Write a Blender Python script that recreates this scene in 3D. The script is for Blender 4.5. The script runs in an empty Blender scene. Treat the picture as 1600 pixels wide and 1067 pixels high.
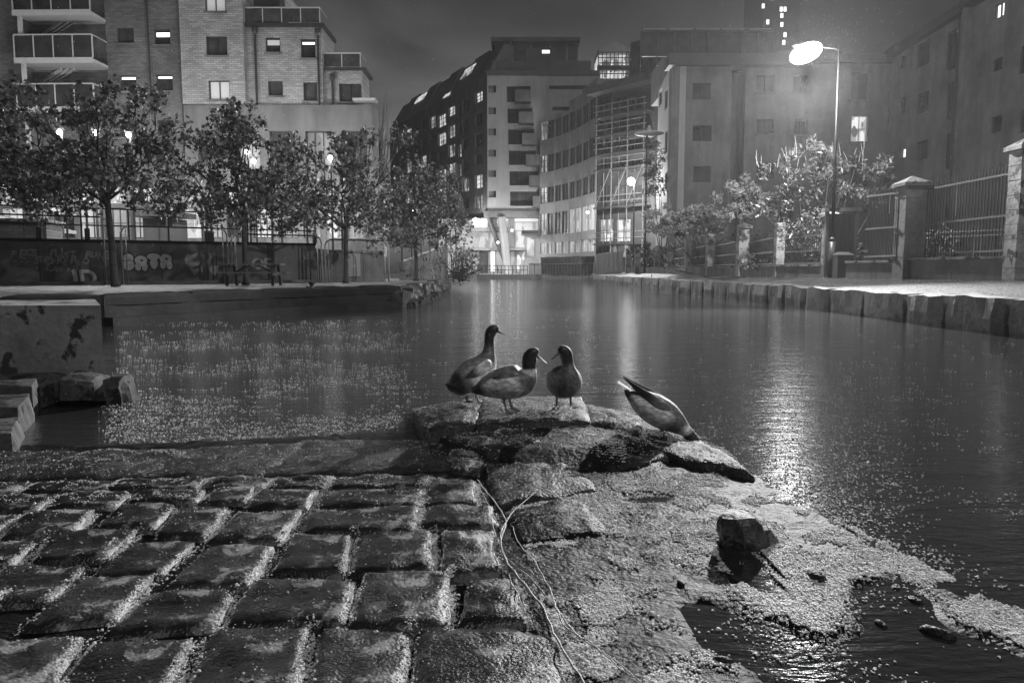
import bpy, math, random
from mathutils import Vector, Matrix, noise
R = math.radians
random.seed(7)
noise.seed_set(11)
C = bpy.context.scene.collection
sc = bpy.context.scene

# ------------------------------------------------------------------ camera
CAMH = 1.1
F = 1155.0                       # focal length in pixels of a 1600 wide frame
PITCH = math.atan(112.5 / F)
cam_d = bpy.data.cameras.new("camera")
cam_d.sensor_width = 36.0
cam_d.lens = 36.0 * F / 1600.0
cam_d.clip_start = 0.05
cam_d.clip_end = 3000
cam = bpy.data.objects.new("camera", cam_d)
cam.location = (0, 0, CAMH)
cam.rotation_euler = (R(90) - PITCH, 0, 0)
C.objects.link(cam)
sc.camera = cam

# ------------------------------------------------------------------ world and light
SUN_EL, SUN_AZ = R(48), R(200)   # fill light added behind the camera, to the right
world = bpy.data.worlds.new("World")
sc.world = world
world.use_nodes = True
wn = world.node_tree.nodes
wl = world.node_tree.links
wn.clear()
wout = wn.new("ShaderNodeOutputWorld")
wbg = wn.new("ShaderNodeBackground")
wsky = wn.new("ShaderNodeTexSky")
wsky.sky_type = 'NISHITA'
wsky.sun_disc = False
wsky.sun_elevation = R(3)
wsky.sun_rotation = R(-8)
wsky.air_density = 1.0
wsky.dust_density = 3.0
wbw = wn.new("ShaderNodeRGBToBW")
wtc = wn.new("ShaderNodeTexCoord")
wmp = wn.new("ShaderNodeMapping")
wmp.inputs['Scale'].default_value = (1.2, 1.2, 4.0)
wns = wn.new("ShaderNodeTexNoise")
wns.inputs['Scale'].default_value = 2.2
wns.inputs['Detail'].default_value = 6
wns.inputs['Distortion'].default_value = 0.6
wmr = wn.new("ShaderNodeMapRange")
wmr.inputs['From Min'].default_value = 0.3
wmr.inputs['From Max'].default_value = 0.75
wmr.inputs['To Min'].default_value = 0.4
wmr.inputs['To Max'].default_value = 1.9
wmu = wn.new("ShaderNodeMath")
wmu.operation = 'MULTIPLY'
wl.new(wtc.outputs['Generated'], wmp.inputs[0])
wl.new(wmp.outputs[0], wns.inputs[0])
wl.new(wns.outputs[0], wmr.inputs[0])
wl.new(wsky.outputs[0], wbw.inputs[0])
wl.new(wbw.outputs[0], wmu.inputs[0])
wl.new(wmr.outputs[0], wmu.inputs[1])
wl.new(wmu.outputs[0], wbg.inputs[0])
wl.new(wbg.outputs[0], wout.inputs[0])
wbg.inputs[1].default_value = 0.0095

sun_d = bpy.data.lights.new("fill_sun", 'SUN')
sun_d.energy = 1.0
sun_d.angle = R(25)
sun = bpy.data.objects.new("fill_sun", sun_d)
# added fill light, comes from behind the camera and to the right, high up
sv = Vector((0.55, -0.62, 0.9)).normalized()
sun.rotation_euler = sv.to_track_quat('Z', 'Y').to_euler()
C.objects.link(sun)

sc.view_settings.view_transform = 'Standard'
sc.view_settings.look = 'None'
sc.view_settings.exposure = 0.0
sc.view_settings.gamma = 1.0
sc.view_settings.use_curve_mapping = False
sc.render.engine = 'CYCLES'
sc.cycles.use_denoising = True
sc.cycles.max_bounces = 5
sc.cycles.diffuse_bounces = 2
sc.cycles.glossy_bounces = 3
sc.cycles.volume_bounces = 0
sc.cycles.transparent_max_bounces = 8
sc.cycles.caustics_reflective = False
sc.cycles.caustics_refractive = False
sc.cycles.sample_clamp_direct = 6.0
sc.cycles.sample_clamp_indirect = 3.0

# ------------------------------------------------------------------ helpers
def at(px, py, Y):
    """world point seen at photo pixel (px,py) at distance Y"""
    cp, sp = math.cos(PITCH), math.sin(PITCH)
    a = (px - 800.0) / F
    b = (533.5 - py) / F
    dy = cp + b * sp
    dz = -sp + b * cp
    t = Y / dy
    return Vector((a * t, Y, CAMH + dz * t))

def onz(px, py, z):
    cp, sp = math.cos(PITCH), math.sin(PITCH)
    a = (px - 800.0) / F
    b = (533.5 - py) / F
    dy = cp + b * sp
    dz = -sp + b * cp
    t = (z - CAMH) / dz
    return Vector((a * t, dy * t, z))

class MB:
    def __init__(s):
        s.v = []; s.f = []; s.m = []
    def add(s, vs, fs, mi=0):
        o = len(s.v)
        s.v += [tuple(v) for v in vs]
        s.f += [tuple(i + o for i in f) for f in fs]
        s.m += [mi] * len(fs)
        return s
    def box(s, a, b, mi=0):
        x0, y0, z0 = a; x1, y1, z1 = b
        return s.add([(x0,y0,z0),(x1,y0,z0),(x1,y1,z0),(x0,y1,z0),(x0,y0,z1),(x1,y0,z1),(x1,y1,z1),(x0,y1,z1)],
                     [(0,3,2,1),(4,5,6,7),(0,1,5,4),(1,2,6,5),(2,3,7,6),(3,0,4,7)], mi)
    def tube(s, pts, r, n=6, mi=0, cap=True):
        pts = [Vector(p) for p in pts]
        rs = r if isinstance(r, (list, tuple)) else [r] * len(pts)
        vs = []; fs = []
        ref = None
        for i, p in enumerate(pts):
            t = (pts[min(i+1, len(pts)-1)] - pts[max(i-1, 0)])
            if t.length < 1e-9: t = Vector((0,0,1))
            t.normalize()
            if ref is None:
                ref = t.orthogonal().normalized()
            a = (ref - t * ref.dot(t))
            if a.length < 1e-6: a = t.orthogonal()
            a.normalize(); ref = a
            b = t.cross(a)
            for k in range(n):
                th = 2 * math.pi * k / n
                vs.append(p + (a * math.cos(th) + b * math.sin(th)) * rs[i])
        for i in range(len(pts) - 1):
            for k in range(n):
                k2 = (k + 1) % n
                fs.append((i*n+k, i*n+k2, (i+1)*n+k2, (i+1)*n+k))
        if cap:
            fs.append(tuple(range(n))[::-1]); fs.append(tuple((len(pts)-1)*n + k for k in range(n)))
        return s.add(vs, fs, mi)
    def bar(s, p, q, w, h, mi=0):
        """square bar from p to q"""
        p = Vector(p); q = Vector(q); t = (q - p).normalized()
        up = Vector((0,0,1)) if abs(t.z) < .9 else Vector((0,1,0))
        a = t.cross(up).normalized(); b = a.cross(t)
        vs = []
        for c in (p, q):
            for sx, sy in ((-1,-1),(1,-1),(1,1),(-1,1)):
                vs.append(c + a*sx*w/2 + b*sy*h/2)
        return s.add(vs, [(0,1,2,3),(7,6,5,4),(0,4,5,1),(1,5,6,2),(2,6,7,3),(3,7,4,0)], mi)
    def lathe(s, prof, n=16, c=(0,0,0), mi=0):
        vs = []; fs = []
        for r, z in prof:
            for k in range(n):
                th = 2*math.pi*k/n
                vs.append((c[0]+r*math.cos(th), c[1]+r*math.sin(th), c[2]+z))
        for i in range(len(prof)-1):
            for k in range(n):
                k2 = (k+1) % n
                fs.append((i*n+k, i*n+k2, (i+1)*n+k2, (i+1)*n+k))
        fs.append(tuple(range(n))[::-1]); fs.append(tuple((len(prof)-1)*n+k for k in range(n)))
        return s.add(vs, fs, mi)
    def build(s, name, mats, parent=None, loc=(0,0,0), rz=0, smooth=False):
        me = bpy.data.meshes.new(name)
        me.from_pydata(s.v, [], s.f)
        if not isinstance(mats, (list, tuple)): mats = [mats]
        for m in mats: me.materials.append(m)
        if len(mats) > 1: me.polygons.foreach_set('material_index', s.m)
        if smooth: me.polygons.foreach_set('use_smooth', [True]*len(me.polygons))
        me.update()
        o = bpy.data.objects.new(name, me)
        C.objects.link(o)
        o.location = loc; o.rotation_euler = (0,0,rz)
        if parent is not None: o.parent = parent
        return o

def tag(o, label=None, cat=None, group=None, kind=None):
    if label: o['label'] = label
    if cat: o['category'] = cat
    if group: o['group'] = group
    if kind: o['kind'] = kind
    return o

def empty(name, loc=(0,0,0), rz=0):
    o = bpy.data.objects.new(name, None)
    o.empty_display_size = .2
    o.location = loc; o.rotation_euler = (0,0,rz)
    C.objects.link(o)
    return o

def thing(name, label, cat, loc=(0,0,0), rz=0, group=None):
    return tag(empty(name, loc, rz), label, cat, group)

def copy_tree(o, parent=None):
    c = o.copy(); C.objects.link(c); c.parent = parent
    for ch in list(o.children): copy_tree(ch, c)
    return c

# ------------------------------------------------------------------ materials
def mat(name, val=.2, rough=.6, var=.35, scale=3.0, bump=0.0, bscale=30.0, spec=.5, metal=0.0, coord='Object',
        patch=None, streak=0.0, detail=6, bdist=.02):
    m = bpy.data.materials.new(name); m.use_nodes = True
    nt = m.node_tree; N = nt.nodes; L = nt.links
    b = N['Principled BSDF']
    b.inputs['Roughness'].default_value = rough
    b.inputs['Specular IOR Level'].default_value = spec
    b.inputs['Metallic'].default_value = metal
    tc = N.new('ShaderNodeTexCoord')
    n1 = N.new('ShaderNodeTexNoise'); n1.inputs['Scale'].default_value = scale; n1.inputs['Detail'].default_value = detail
    n1.inputs['Roughness'].default_value = .65
    L.new(tc.outputs[coord], n1.inputs['Vector'])
    mr = N.new('ShaderNodeMapRange')
    mr.inputs['From Min'].default_value = .3; mr.inputs['From Max'].default_value = .7
    mr.inputs['To Min'].default_value = val*(1-var); mr.inputs['To Max'].default_value = val*(1+var)
    L.new(n1.outputs[0], mr.inputs[0])
    col = mr.outputs[0]
    if streak:
        mp = N.new('ShaderNodeMapping'); mp.inputs['Scale'].default_value = (.8, .8, .13)
        L.new(tc.outputs[coord], mp.inputs[0])
        n2 = N.new('ShaderNodeTexNoise'); n2.inputs['Scale'].default_value = 2.5; n2.inputs['Detail'].default_value = 5
        L.new(mp.outputs[0], n2.inputs['Vector'])
        m2 = N.new('ShaderNodeMapRange')
        m2.inputs['From Min'].default_value = .35; m2.inputs['From Max'].default_value = .7
        m2.inputs['To Min'].default_value = 1.0; m2.inputs['To Max'].default_value = 1-streak
        L.new(n2.outputs[0], m2.inputs[0])
        mu = N.new('ShaderNodeMath'); mu.operation = 'MULTIPLY'
        L.new(col, mu.inputs[0]); L.new(m2.outputs[0], mu.inputs[1]); col = mu.outputs[0]
    if patch:
        pv, ps, pt = patch       # value, scale, threshold
        n3 = N.new('ShaderNodeTexNoise'); n3.inputs['Scale'].default_value = ps; n3.inputs['Detail'].default_value = 5
        n3.inputs['Roughness'].default_value = .6
        L.new(tc.outputs[coord], n3.inputs['Vector'])
        m3 = N.new('ShaderNodeMapRange'); m3.inputs['From Min'].default_value = pt; m3.inputs['From Max'].default_value = pt+.04
        L.new(n3.outputs[0], m3.inputs[0])
        mx = N.new('ShaderNodeMix'); mx.data_type = 'FLOAT'
        L.new(m3.outputs[0], mx.inputs[0]); L.new(col, mx.inputs[2]); mx.inputs[3].default_value = pv
        col = mx.outputs[0]
    L.new(col, b.inputs['Base Color'])
    if bump:
        nb = N.new('ShaderNodeTexNoise'); nb.inputs['Scale'].default_value = bscale; nb.inputs['Detail'].default_value = 4
        L.new(tc.outputs[coord], nb.inputs['Vector'])
        bp = N.new('ShaderNodeBump'); bp.inputs['Strength'].default_value = bump; bp.inputs['Distance'].default_value = bdist
        L.new(nb.outputs[0], bp.inputs['Height']); L.new(bp.outputs[0], b.inputs['Normal'])
    return m

def brick_mat(name, val, mortar, var=.3):
    m = bpy.data.materials.new(name); m.use_nodes = True
    nt = m.node_tree; N = nt.nodes; L = nt.links
    b = N['Principled BSDF']; b.inputs['Roughness'].default_value = .75
    tc = N.new('ShaderNodeTexCoord')
    sp = N.new('ShaderNodeSeparateXYZ'); L.new(tc.outputs['Object'], sp.inputs[0])
    cb = N.new('ShaderNodeCombineXYZ'); L.new(sp.outputs[0], cb.inputs[0]); L.new(sp.outputs[2], cb.inputs[1])
    br = N.new('ShaderNodeTexBrick'); br.inputs['Scale'].default_value = 1.0
    br.inputs['Brick Width'].default_value = .34; br.inputs['Row Height'].default_value = .115
    br.inputs['Mortar Size'].default_value = .016
    br.inputs['Color1'].default_value = (val*1.2,)*3+(1,); br.inputs['Color2'].default_value = (val*.72,)*3+(1,)
    br.inputs['Mortar'].default_value = (mortar,)*3+(1,)
    L.new(cb.outputs[0], br.inputs['Vector'])
    n1 = N.new('ShaderNodeTexNoise'); n1.inputs['Scale'].default_value = .5; n1.inputs['Detail'].default_value = 7
    L.new(tc.outputs['Object'], n1.inputs['Vector'])
    mr = N.new('ShaderNodeMapRange'); mr.inputs['From Min'].default_value = .3; mr.inputs['From Max'].default_value = .7
    mr.inputs['To Min'].default_value = 1-var; mr.inputs['To Max'].default_value = 1+var
    L.new(n1.outputs[0], mr.inputs[0])
    mx = N.new('ShaderNodeVectorMath'); mx.operation = 'SCALE'
    L.new(br.outputs[0], mx.inputs[0]); L.new(mr.outputs[0], mx.inputs['Scale'])
    L.new(mx.outputs[0], b.inputs['Base Color'])
    bp = N.new('ShaderNodeBump'); bp.inputs['Strength'].default_value = .5; bp.inputs['Distance'].default_value = .02
    L.new(br.outputs['Fac'], bp.inputs['Height']); bp.invert = True; L.new(bp.outputs[0], b.inputs['Normal'])
    return m

def emit(name, val, strength, noise_scale=0, lo=.3):
    m = bpy.data.materials.new(name); m.use_nodes = True
    nt = m.node_tree; N = nt.nodes; L = nt.links
    b = N['Principled BSDF']
    b.inputs['Base Color'].default_value = (val,)*3+(1,)
    b.inputs['Roughness'].default_value = .3
    b.inputs['Emission Color'].default_value = (1,1,1,1)
    b.inputs['Emission Strength'].default_value = strength
    if noise_scale:
        tc = N.new('ShaderNodeTexCoord')
        mp = N.new('ShaderNodeMapping'); mp.inputs['Scale'].default_value = (1,1,.45)
        L.new(tc.outputs['Object'], mp.inputs[0])
        v = N.new('ShaderNodeTexVoronoi'); v.inputs['Scale'].default_value = noise_scale; v.distance = 'MANHATTAN'
        L.new(mp.outputs[0], v.inputs['Vector'])
        bw = N.new('ShaderNodeRGBToBW'); L.new(v.outputs['Color'], bw.inputs[0])
        mr = N.new('ShaderNodeMapRange'); mr.inputs['From Min'].default_value = .25; mr.inputs['From Max'].default_value = .75
        mr.inputs['To Min'].default_value = strength*lo; mr.inputs['To Max'].default_value = strength*1.3
        L.new(bw.outputs[0], mr.inputs[0]); L.new(mr.outputs[0], b.inputs['Emission Strength'])
    return m

M = {}
M['brick_dark'] = brick_mat('brick_dark', .115, .075)
M['brick_light'] = brick_mat('brick_light', .28, .17, .25)
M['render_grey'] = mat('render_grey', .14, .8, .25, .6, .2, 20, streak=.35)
M['render_mid'] = mat('render_mid', .145, .8, .5, .3, .4, 12, streak=.35)
M['render_light'] = mat('render_light', .34, .8, .12, .4, .1, 15, streak=.2)
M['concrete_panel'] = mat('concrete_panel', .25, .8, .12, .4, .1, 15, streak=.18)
M['stucco'] = mat('stucco', .13, .85, .5, .4, 1.0, 14, streak=.3, bdist=.03)
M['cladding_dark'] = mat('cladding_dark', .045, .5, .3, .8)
M['mansard'] = mat('mansard', .05, .45, .5, .5)
M['metal_white'] = mat('metal_white', .4, .4, .1, 5)
M['metal_grey'] = mat('metal_grey', .15, .45, .2, 8, metal=.3)
M['metal_dark'] = mat('metal_dark', .03, .4, .3, 8)
M['pole_black'] = mat('pole_black', .008, .6, .3, 8, spec=.2)
M['wood_top_lit'] = mat('wood_top_lit', .16, .3, .4, 9, .3, 40)  # paler copy of the leg wood: light on the tops put into the colour
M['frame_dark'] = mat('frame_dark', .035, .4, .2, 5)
M['frame_light'] = mat('frame_light', .5, .5, .1, 5)
M['glass_dark'] = mat('glass_dark', .03, .12, .6, .9, spec=.6)
M['glass_mid'] = mat('glass_mid', .05, .2, .5, 1.2, spec=.6)
M['curtain'] = emit('curtain', .35, .28, 0)
M['lit'] = emit('lit', .15, .62, 1.8, .12)
M['lit_soft'] = emit('lit_soft', .12, .30, 1.3, .25)
M['lit_bright'] = emit('lit_bright', .6, 1.6, 0)
M['lamp_glow'] = emit('lamp_glow', .9, 90.0, 0)
M['concrete'] = mat('concrete', .26, .7, .5, 1.6, .4, 18, spec=.15, patch=(.045, 3.3, .54), streak=.3)
M['concrete_wall_dark'] = mat('concrete_wall_dark', .115, .6, .45, 1.1, .3, 10, streak=.3)
M['concrete_wall_pale'] = mat('concrete_wall_pale', .16, .7, .4, 1.1, .3, 12, streak=.4)
M['stone_quay'] = mat('stone_quay', .013, .8, .6, 1.6, .5, 9, spec=.12)
M['stone_ledge'] = mat('stone_ledge', .06, .85, .6, 5, .8, 14, patch=(.02, 4, .55), spec=.06)
M['stone_kerb'] = mat('stone_kerb', .09, .42, .5, 2.2, .8, 9, patch=(.035, 2.5, .55))
M['leaf_dark'] = mat('leaf_dark', .125, .38, .9, 2.2)
M['leaf_hedge'] = mat('leaf_hedge', .035, .5, .6, 2)
M['leaf_mid'] = mat('leaf_mid', .15, .38, .6, 1.2)
M['leaf_magnolia'] = mat('leaf_magnolia', .10, .35, .5, 2.0)
M['leaf_pale'] = mat('leaf_pale', .30, .35, .5, 2.0)
M['bark'] = mat('bark', .05, .8, .4, 6, .6, 30)
M['bark_pale'] = mat('bark_pale', .14, .8, .4, 6, .6, 30)
M['pillar'] = mat('pillar', .30, .8, .5, 2.5, .6, 12, patch=(.06, 3.0, .55))
M['pillar_plain'] = mat('pillar_plain', .22, .8, .4, 2.0, .5, 12, streak=.4)
M['graffiti_pale'] = mat('graffiti_pale', .55, .7, .12, 3)
M['graffiti_dim'] = mat('graffiti_dim', .30, .7, .35, 3)
M['graffiti_ink'] = mat('graffiti_ink', .03, .7, .1, 3)
M['wood_wet'] = mat('wood_wet', .05, .3, .4, 9, .3, 40)
M['twig'] = mat('twig', .30, .4, .4, 20, .4, 60)
M['rock_dark'] = mat('rock_dark', .028, .4, .6, 9, .8, 30, patch=(.10, 14, .6))

def stone_mat(name, val, patchv, pt, rough=.3, bump=.9, vs=.35, vsc=95):
    m = mat(name, val, rough, .55, 6, 0, 60, patch=(patchv, 9, pt), coord='Object', detail=8)
    nt = m.node_tree; N = nt.nodes; L = nt.links; b = N['Principled BSDF']
    tc = N.new('ShaderNodeTexCoord')
    a = N.new('ShaderNodeTexNoise'); a.inputs['Scale'].default_value = 15; a.inputs['Detail'].default_value = 8; a.inputs['Roughness'].default_value = .62
    v = N.new('ShaderNodeTexVoronoi'); v.inputs['Scale'].default_value = vsc
    L.new(tc.outputs['Object'], a.inputs['Vector']); L.new(tc.outputs['Object'], v.inputs['Vector'])
    b1 = N.new('ShaderNodeBump'); b1.inputs['Strength'].default_value = bump; b1.inputs['Distance'].default_value = .02
    b2 = N.new('ShaderNodeBump'); b2.inputs['Strength'].default_value = vs; b2.inputs['Distance'].default_value = .006; b2.invert = True
    L.new(a.outputs[0], b1.inputs['Height']); L.new(v.outputs['Distance'], b2.inputs['Height'])
    L.new(b1.outputs[0], b2.inputs['Normal']); L.new(b2.outputs[0], b.inputs['Normal'])
    rr = N.new('ShaderNodeMapRange'); rr.inputs['To Min'].default_value = rough*.6; rr.inputs['To Max'].default_value = rough*1.7
    rr.inputs['From Min'].default_value = .3; rr.inputs['From Max'].default_value = .7
    L.new(a.outputs[0], rr.inputs[0]); L.new(rr.outputs[0], b.inputs['Roughness'])
    return m
M['sett'] = stone_mat('sett', .018, .17, .60, .2, .55)
M['sett_b'] = stone_mat('sett_b', .026, .2, .58, .24, .6)
M['slab'] = stone_mat('slab', .024, .055, .58, .24, .9, .9, 70)
M['slab'].node_tree.nodes['Principled BSDF'].inputs['Specular IOR Level'].default_value = .2
M['mud'] = stone_mat('mud', .009, .03, .60, .3, .8, .45, 58)
M['mud'].node_tree.nodes['Principled BSDF'].inputs['Specular IOR Level'].default_value = .025
M['towpath_wet'] = stone_mat('towpath_wet', .045, .018, .55, .32, 1.0)
M['towpath_wet'].node_tree.nodes['Principled BSDF'].inputs['Specular IOR Level'].default_value = .15
M['quay_wet'] = stone_mat('quay_wet', .12, .2, .55, .35, .8)
M['bead'] = mat('bead', .6, .22, .5, 40, spec=.7)

def water_mat():
    m = bpy.data.materials.new('water'); m.use_nodes = True
    nt = m.node_tree; N = nt.nodes; L = nt.links; b = N['Principled BSDF']
    b.inputs['Base Color'].default_value = (.018,)*3+(1,)
    b.inputs['Roughness'].default_value = .045
    b.inputs['IOR'].default_value = 1.45
    b.inputs['Specular IOR Level'].default_value = .75
    tc = N.new('ShaderNodeTexCoord')
    mp = N.new('ShaderNodeMapping'); mp.inputs['Scale'].default_value = (.55, 1.6, 1)
    L.new(tc.outputs['Object'], mp.inputs[0])
    prev = None
    for sca, st, di, det in ((1.1, .4, .03, 2), (5.0, .6, .012, 3), (20.0, .8, .0042, 4), (60.0, .6, .0016, 2)):
        n = N.new('ShaderNodeTexNoise'); n.inputs['Scale'].default_value = sca; n.inputs['Detail'].default_value = det
        n.inputs['Distortion'].default_value = .3
        L.new(mp.outputs[0], n.inputs['Vector'])
        bp = N.new('ShaderNodeBump'); bp.inputs['Strength'].default_value = st; bp.inputs['Distance'].default_value = di
        L.new(n.outputs[0], bp.inputs['Height'])
        if prev: L.new(prev.outputs[0], bp.inputs['Normal'])
        prev = bp
    L.new(prev.outputs[0], b.inputs['Normal'])
    return m
M['water'] = water_mat()

# ------------------------------------------------------------------ ground and water
def sheet(name, pts, mats, thick=None):
    """horizontal polygon sheet (list of (x,y,z)); with thick it gets sides down to z-thick"""
    mb = MB()
    n = len(pts)
    mb.add(pts, [tuple(range(n))])
    if thick:
        low = [(p[0], p[1], p[2]-thick) for p in pts]
        for i in range(n):
            j = (i+1) % n
            mb.add([pts[i], low[i], low[j], pts[j]], [(0,1,2,3)])
    return mb.build(name, mats)

tag(sheet('ground', [(-400,-100,-.9),(400,-100,-.9),(400,600,-.9),(-400,600,-.9)], M['mud']), kind='structure')
tag(sheet('water', [(-60,-30,0),(30,-30,0),(30,120,0),(-60,120,0)], M['water']), kind='structure')

# right bank: kerb, towpath, yard
def kx(Y): return 8.05 + .012*max(0, 30-Y)*0 + .15*math.sin(Y*.09)
def wx(Y): return 12.3 - .05*Y          # boundary wall line
tow = MB()
Ys = [-12 + i*1.0 for i in range(0, 108)]
nx = 9
for i, Y in enumerate(Ys):
    for k in range(nx):
        u = k/(nx-1)
        x = kx(Y)+.42 + (wx(Y)+.3-kx(Y)-.42)*u
        z = .60 + .27*u + .02*noise.noise(Vector((x*1.5, Y*1.2, 0)))
        tow.v.append((x, Y, z))
for i in range(len(Ys)-1):
    for k in range(nx-1):
        a = i*nx+k
        tow.f.append((a, a+1, a+nx+1, a+nx)); tow.m.append(0)
towpath = tag(tow.build('towpath', M['towpath_wet'], smooth=True), kind='structure')
yard = tag(sheet('yard_ground', [(wx(-12)+.25,-12,.84),(390,-12,.84),(390,590,.84),(wx(95)+.25,95,.84)], M['mud'], 1.0), kind='structure')

def blockstone(cx, cy, L_, W_, z0, z1, rz, seed, m, name='kerb_stone', parent=None, rough=.03):
    """roughly hewn block, rounded edges"""
    nxs, nys, nzs = 6, 3, 3
    vs = {}; mb = MB()
    def key(i,j,k): return (i,j,k)
    def vert(i,j,k):
        if (i,j,k) in vs: return vs[(i,j,k)]
        x = (i/nxs-.5)*L_; y = (j/nys-.5)*W_; z = z0+(z1-z0)*k/nzs
        ed = sum((i in (0,nxs), j in (0,nys), k == nzs))
        sh = .03 if ed >= 2 else 0
        if sh:
            x -= sh*(1 if x>0 else -1)*(i in (0,nxs)); y -= sh*(1 if y>0 else -1)*(j in (0,nys)); z -= sh*(k==nzs)
        p = Vector((x,y,z)); nv = noise.noise_vector(p*2.3+Vector((seed*7.1,0,0)))
        p = p + nv*rough
        vs[(i,j,k)] = len(mb.v); mb.v.append(tuple(p)); return vs[(i,j,k)]
    def q(a,b,c,d): mb.f.append((a,b,c,d)); mb.m.append(0)
    for i in range(nxs):
        for j in range(nys):
            q(vert(i,j,nzs),vert(i+1,j,nzs),vert(i+1,j+1,nzs),vert(i,j+1,nzs))
    for i in range(nxs):
        for k in range(nzs):
            q(vert(i,0,k),vert(i+1,0,k),vert(i+1,0,k+1),vert(i,0,k+1))
            q(vert(i,nys,k),vert(i,nys,k+1),vert(i+1,nys,k+1),vert(i+1,nys,k))
    for j in range(nys):
        for k in range(nzs):
            q(vert(0,j,k),vert(0,j,k+1),vert(0,j+1,k+1),vert(0,j+1,k))
            q(vert(nxs,j,k),vert(nxs,j+1,k),vert(nxs,j+1,k+1),vert(nxs,j,k+1))
    return mb.build(name, m, parent, (cx,cy,0), rz, smooth=False)

Yk = -4.0; sd = 0
while Yk < 86:
    ln = random.uniform(1.4, 2.1) if Yk < 40 else random.uniform(2.0, 2.8)
    if 18 < Yk < 31: ln = random.uniform(1.3, 1.7)
    a = math.atan2(ln, kx(Yk+ln)-kx(Yk))
    gap = .07 if Yk < 34 else .03
    o = blockstone(kx(Yk+ln/2)+.25+random.uniform(-.035,.035), Yk+ln/2, ln-gap, .5, -.5, .63+random.uniform(-.03,.02), a, sd, M['stone_kerb'], parent=towpath, rough=.06)
    Yk += ln; sd += 1
# backing under the kerb joints
bk = MB(); bk.box((kx(0)+.3,-12,-.6),(kx(0)+1.0,95,.5)); bk.build('kerb_backing', M['stone_quay'], towpath)

# far end quay
far = tag(sheet('far_quay', [(-60,86,.52),(8.2,86,.52),(8.2,420,.52),(-60,420,.52)], M['quay_wet'], 1.2), kind='structure')
far2 = tag(sheet('far_ground', [(8.2,86,.6),(12,86,.6),(12,400,.6),(8.2,400,.6)], M['quay_wet'], 1.2), kind='structure')

# left quay  (edge from a near corner at left to where the bank turns away)
QZ = .55
q0 = at(-400, 480, 11.5); q1 = Vector((at(160,466,14.4).x, 14.4, 0)); q2 = Vector((at(500,450,19.6).x, 19.6, 0)); q3 = Vector((at(625,448,22.2).x, 22.2, 0))
edge = [(q0.x, q0.y), (q1.x,q1.y), (q2.x,q2.y), (q3.x,q3.y), (-3.55,40), (-3.9,62), (-4.0,86)]
quay = tag(sheet('quay', [(x,y,QZ) for x,y in edge]+[(-90,86,QZ),(-90,11,QZ)], M['quay_wet'], 1.2), kind='structure')
# quay face: upper wall and protruding lower ledge
def strip(name, pts, z0, z1, off, m, parent, th=.4):
    mb = MB()
    for (x0,y0),(x1,y1) in zip(pts[:-1], pts[1:]):
        d = Vector((x1-x0,y1-y0)).normalized(); n = Vector((d.y,-d.x))
        p = [(x0+n.x*off,y0+n.y*off),(x1+n.x*off,y1+n.y*off),(x1-n.x*th,y1-n.y*th),(x0-n.x*th,y0-n.y*th)]
        mb.add([(a,b,z0) for a,b in p]+[(a,b,z1) for a,b in p], [(0,3,2,1),(4,5,6,7),(0,1,5,4),(1,2,6,5),(2,3,7,6),(3,0,4,7)])
    return mb.build(name, m, parent)
strip('quay_wall', edge[:4], -.6, QZ+.035, .04, M['stone_quay'], quay)
strip('lower_ledge', [(x,y) for x,y in edge[1:4]], -.6, .17, .30, M['stone_quay'], quay)
# coping stones along the quay edge
for (x0,y0),(x1,y1) in zip(edge[:3], edge[1:4]):
    Lg = math.hypot(x1-x0,y1-y0); n = max(1,int(Lg/1.5)); a = math.atan2(y1-y0,x1-x0)
    for i in range(n):
        t = (i+.5)/n
        blockstone(x0+(x1-x0)*t - math.sin(a)*.2, y0+(y1-y0)*t + math.cos(a)*.2, Lg/n-.03, .55, .40, QZ+.075+random.uniform(0,.02), a, 100+i, M['stone_quay'], 'coping_stone', quay, .015)
# rubble edge where the bank turns away
for i in range(26):
    t = i/25
    Y = 22.2 + 16*t
    x = q3.x*(1-min(1,t*3)) + -3.5*min(1,t*3) + random.uniform(-.12,.18)
    blockstone(x, Y+random.uniform(-.1,.1), .75, .55, -.3, random.uniform(.28,.62), random.uniform(-.4,.4)+R(90), 200+i, M['stone_kerb'], 'edge_stone', quay, .09)
for i in range(9):
    Y = 22.4+i*1.2
    blockstone(-3.05+random.uniform(-.1,.1), Y, 1.0, .5, -.3, random.uniform(.08,.25), R(90)+random.uniform(-.2,.2), 260+i, M['stone_ledge'], 'edge_stone', quay, .09)

# near left concrete wall
cw = thing('concrete_wall', 'stained concrete block wall at left edge with square end above the water', 'wall', (-3.45, 6.2, 0))
def prism(name, x0, x1, y1_, z0, z1, sk, m, parent, y0=0.0):
    """block whose end runs back at a slant"""
    vs=[(x0,y0,z0),(x1,y0,z0),(x1-sk,y1_,z0),(x0,y1_,z0),(x0,y0,z1),(x1,y0,z1),(x1-sk,y1_,z1),(x0,y1_,z1)]
    mb=MB(); mb.add(vs,[(0,3,2,1),(4,5,6,7),(0,1,5,4),(1,2,6,5),(2,3,7,6),(3,0,4,7)]); return mb.build(name,m,parent)
prism('concrete_block',-.90,.0,1.3,.20,.80,.78,M['concrete'],cw)
prism('concrete_block',-4.2,-.93,1.3,.20,.79,0,M['concrete'],cw,.012)
prism('wall_footing',-4.2,-.02,1.25,-.5,.22,.76,M['stone_quay'],cw,.05)
ledge = thing('stone_ledge', 'broken stone blocks jutting at the foot of the concrete wall', 'ledge', (-3.5, 6.0, 0))
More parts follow.
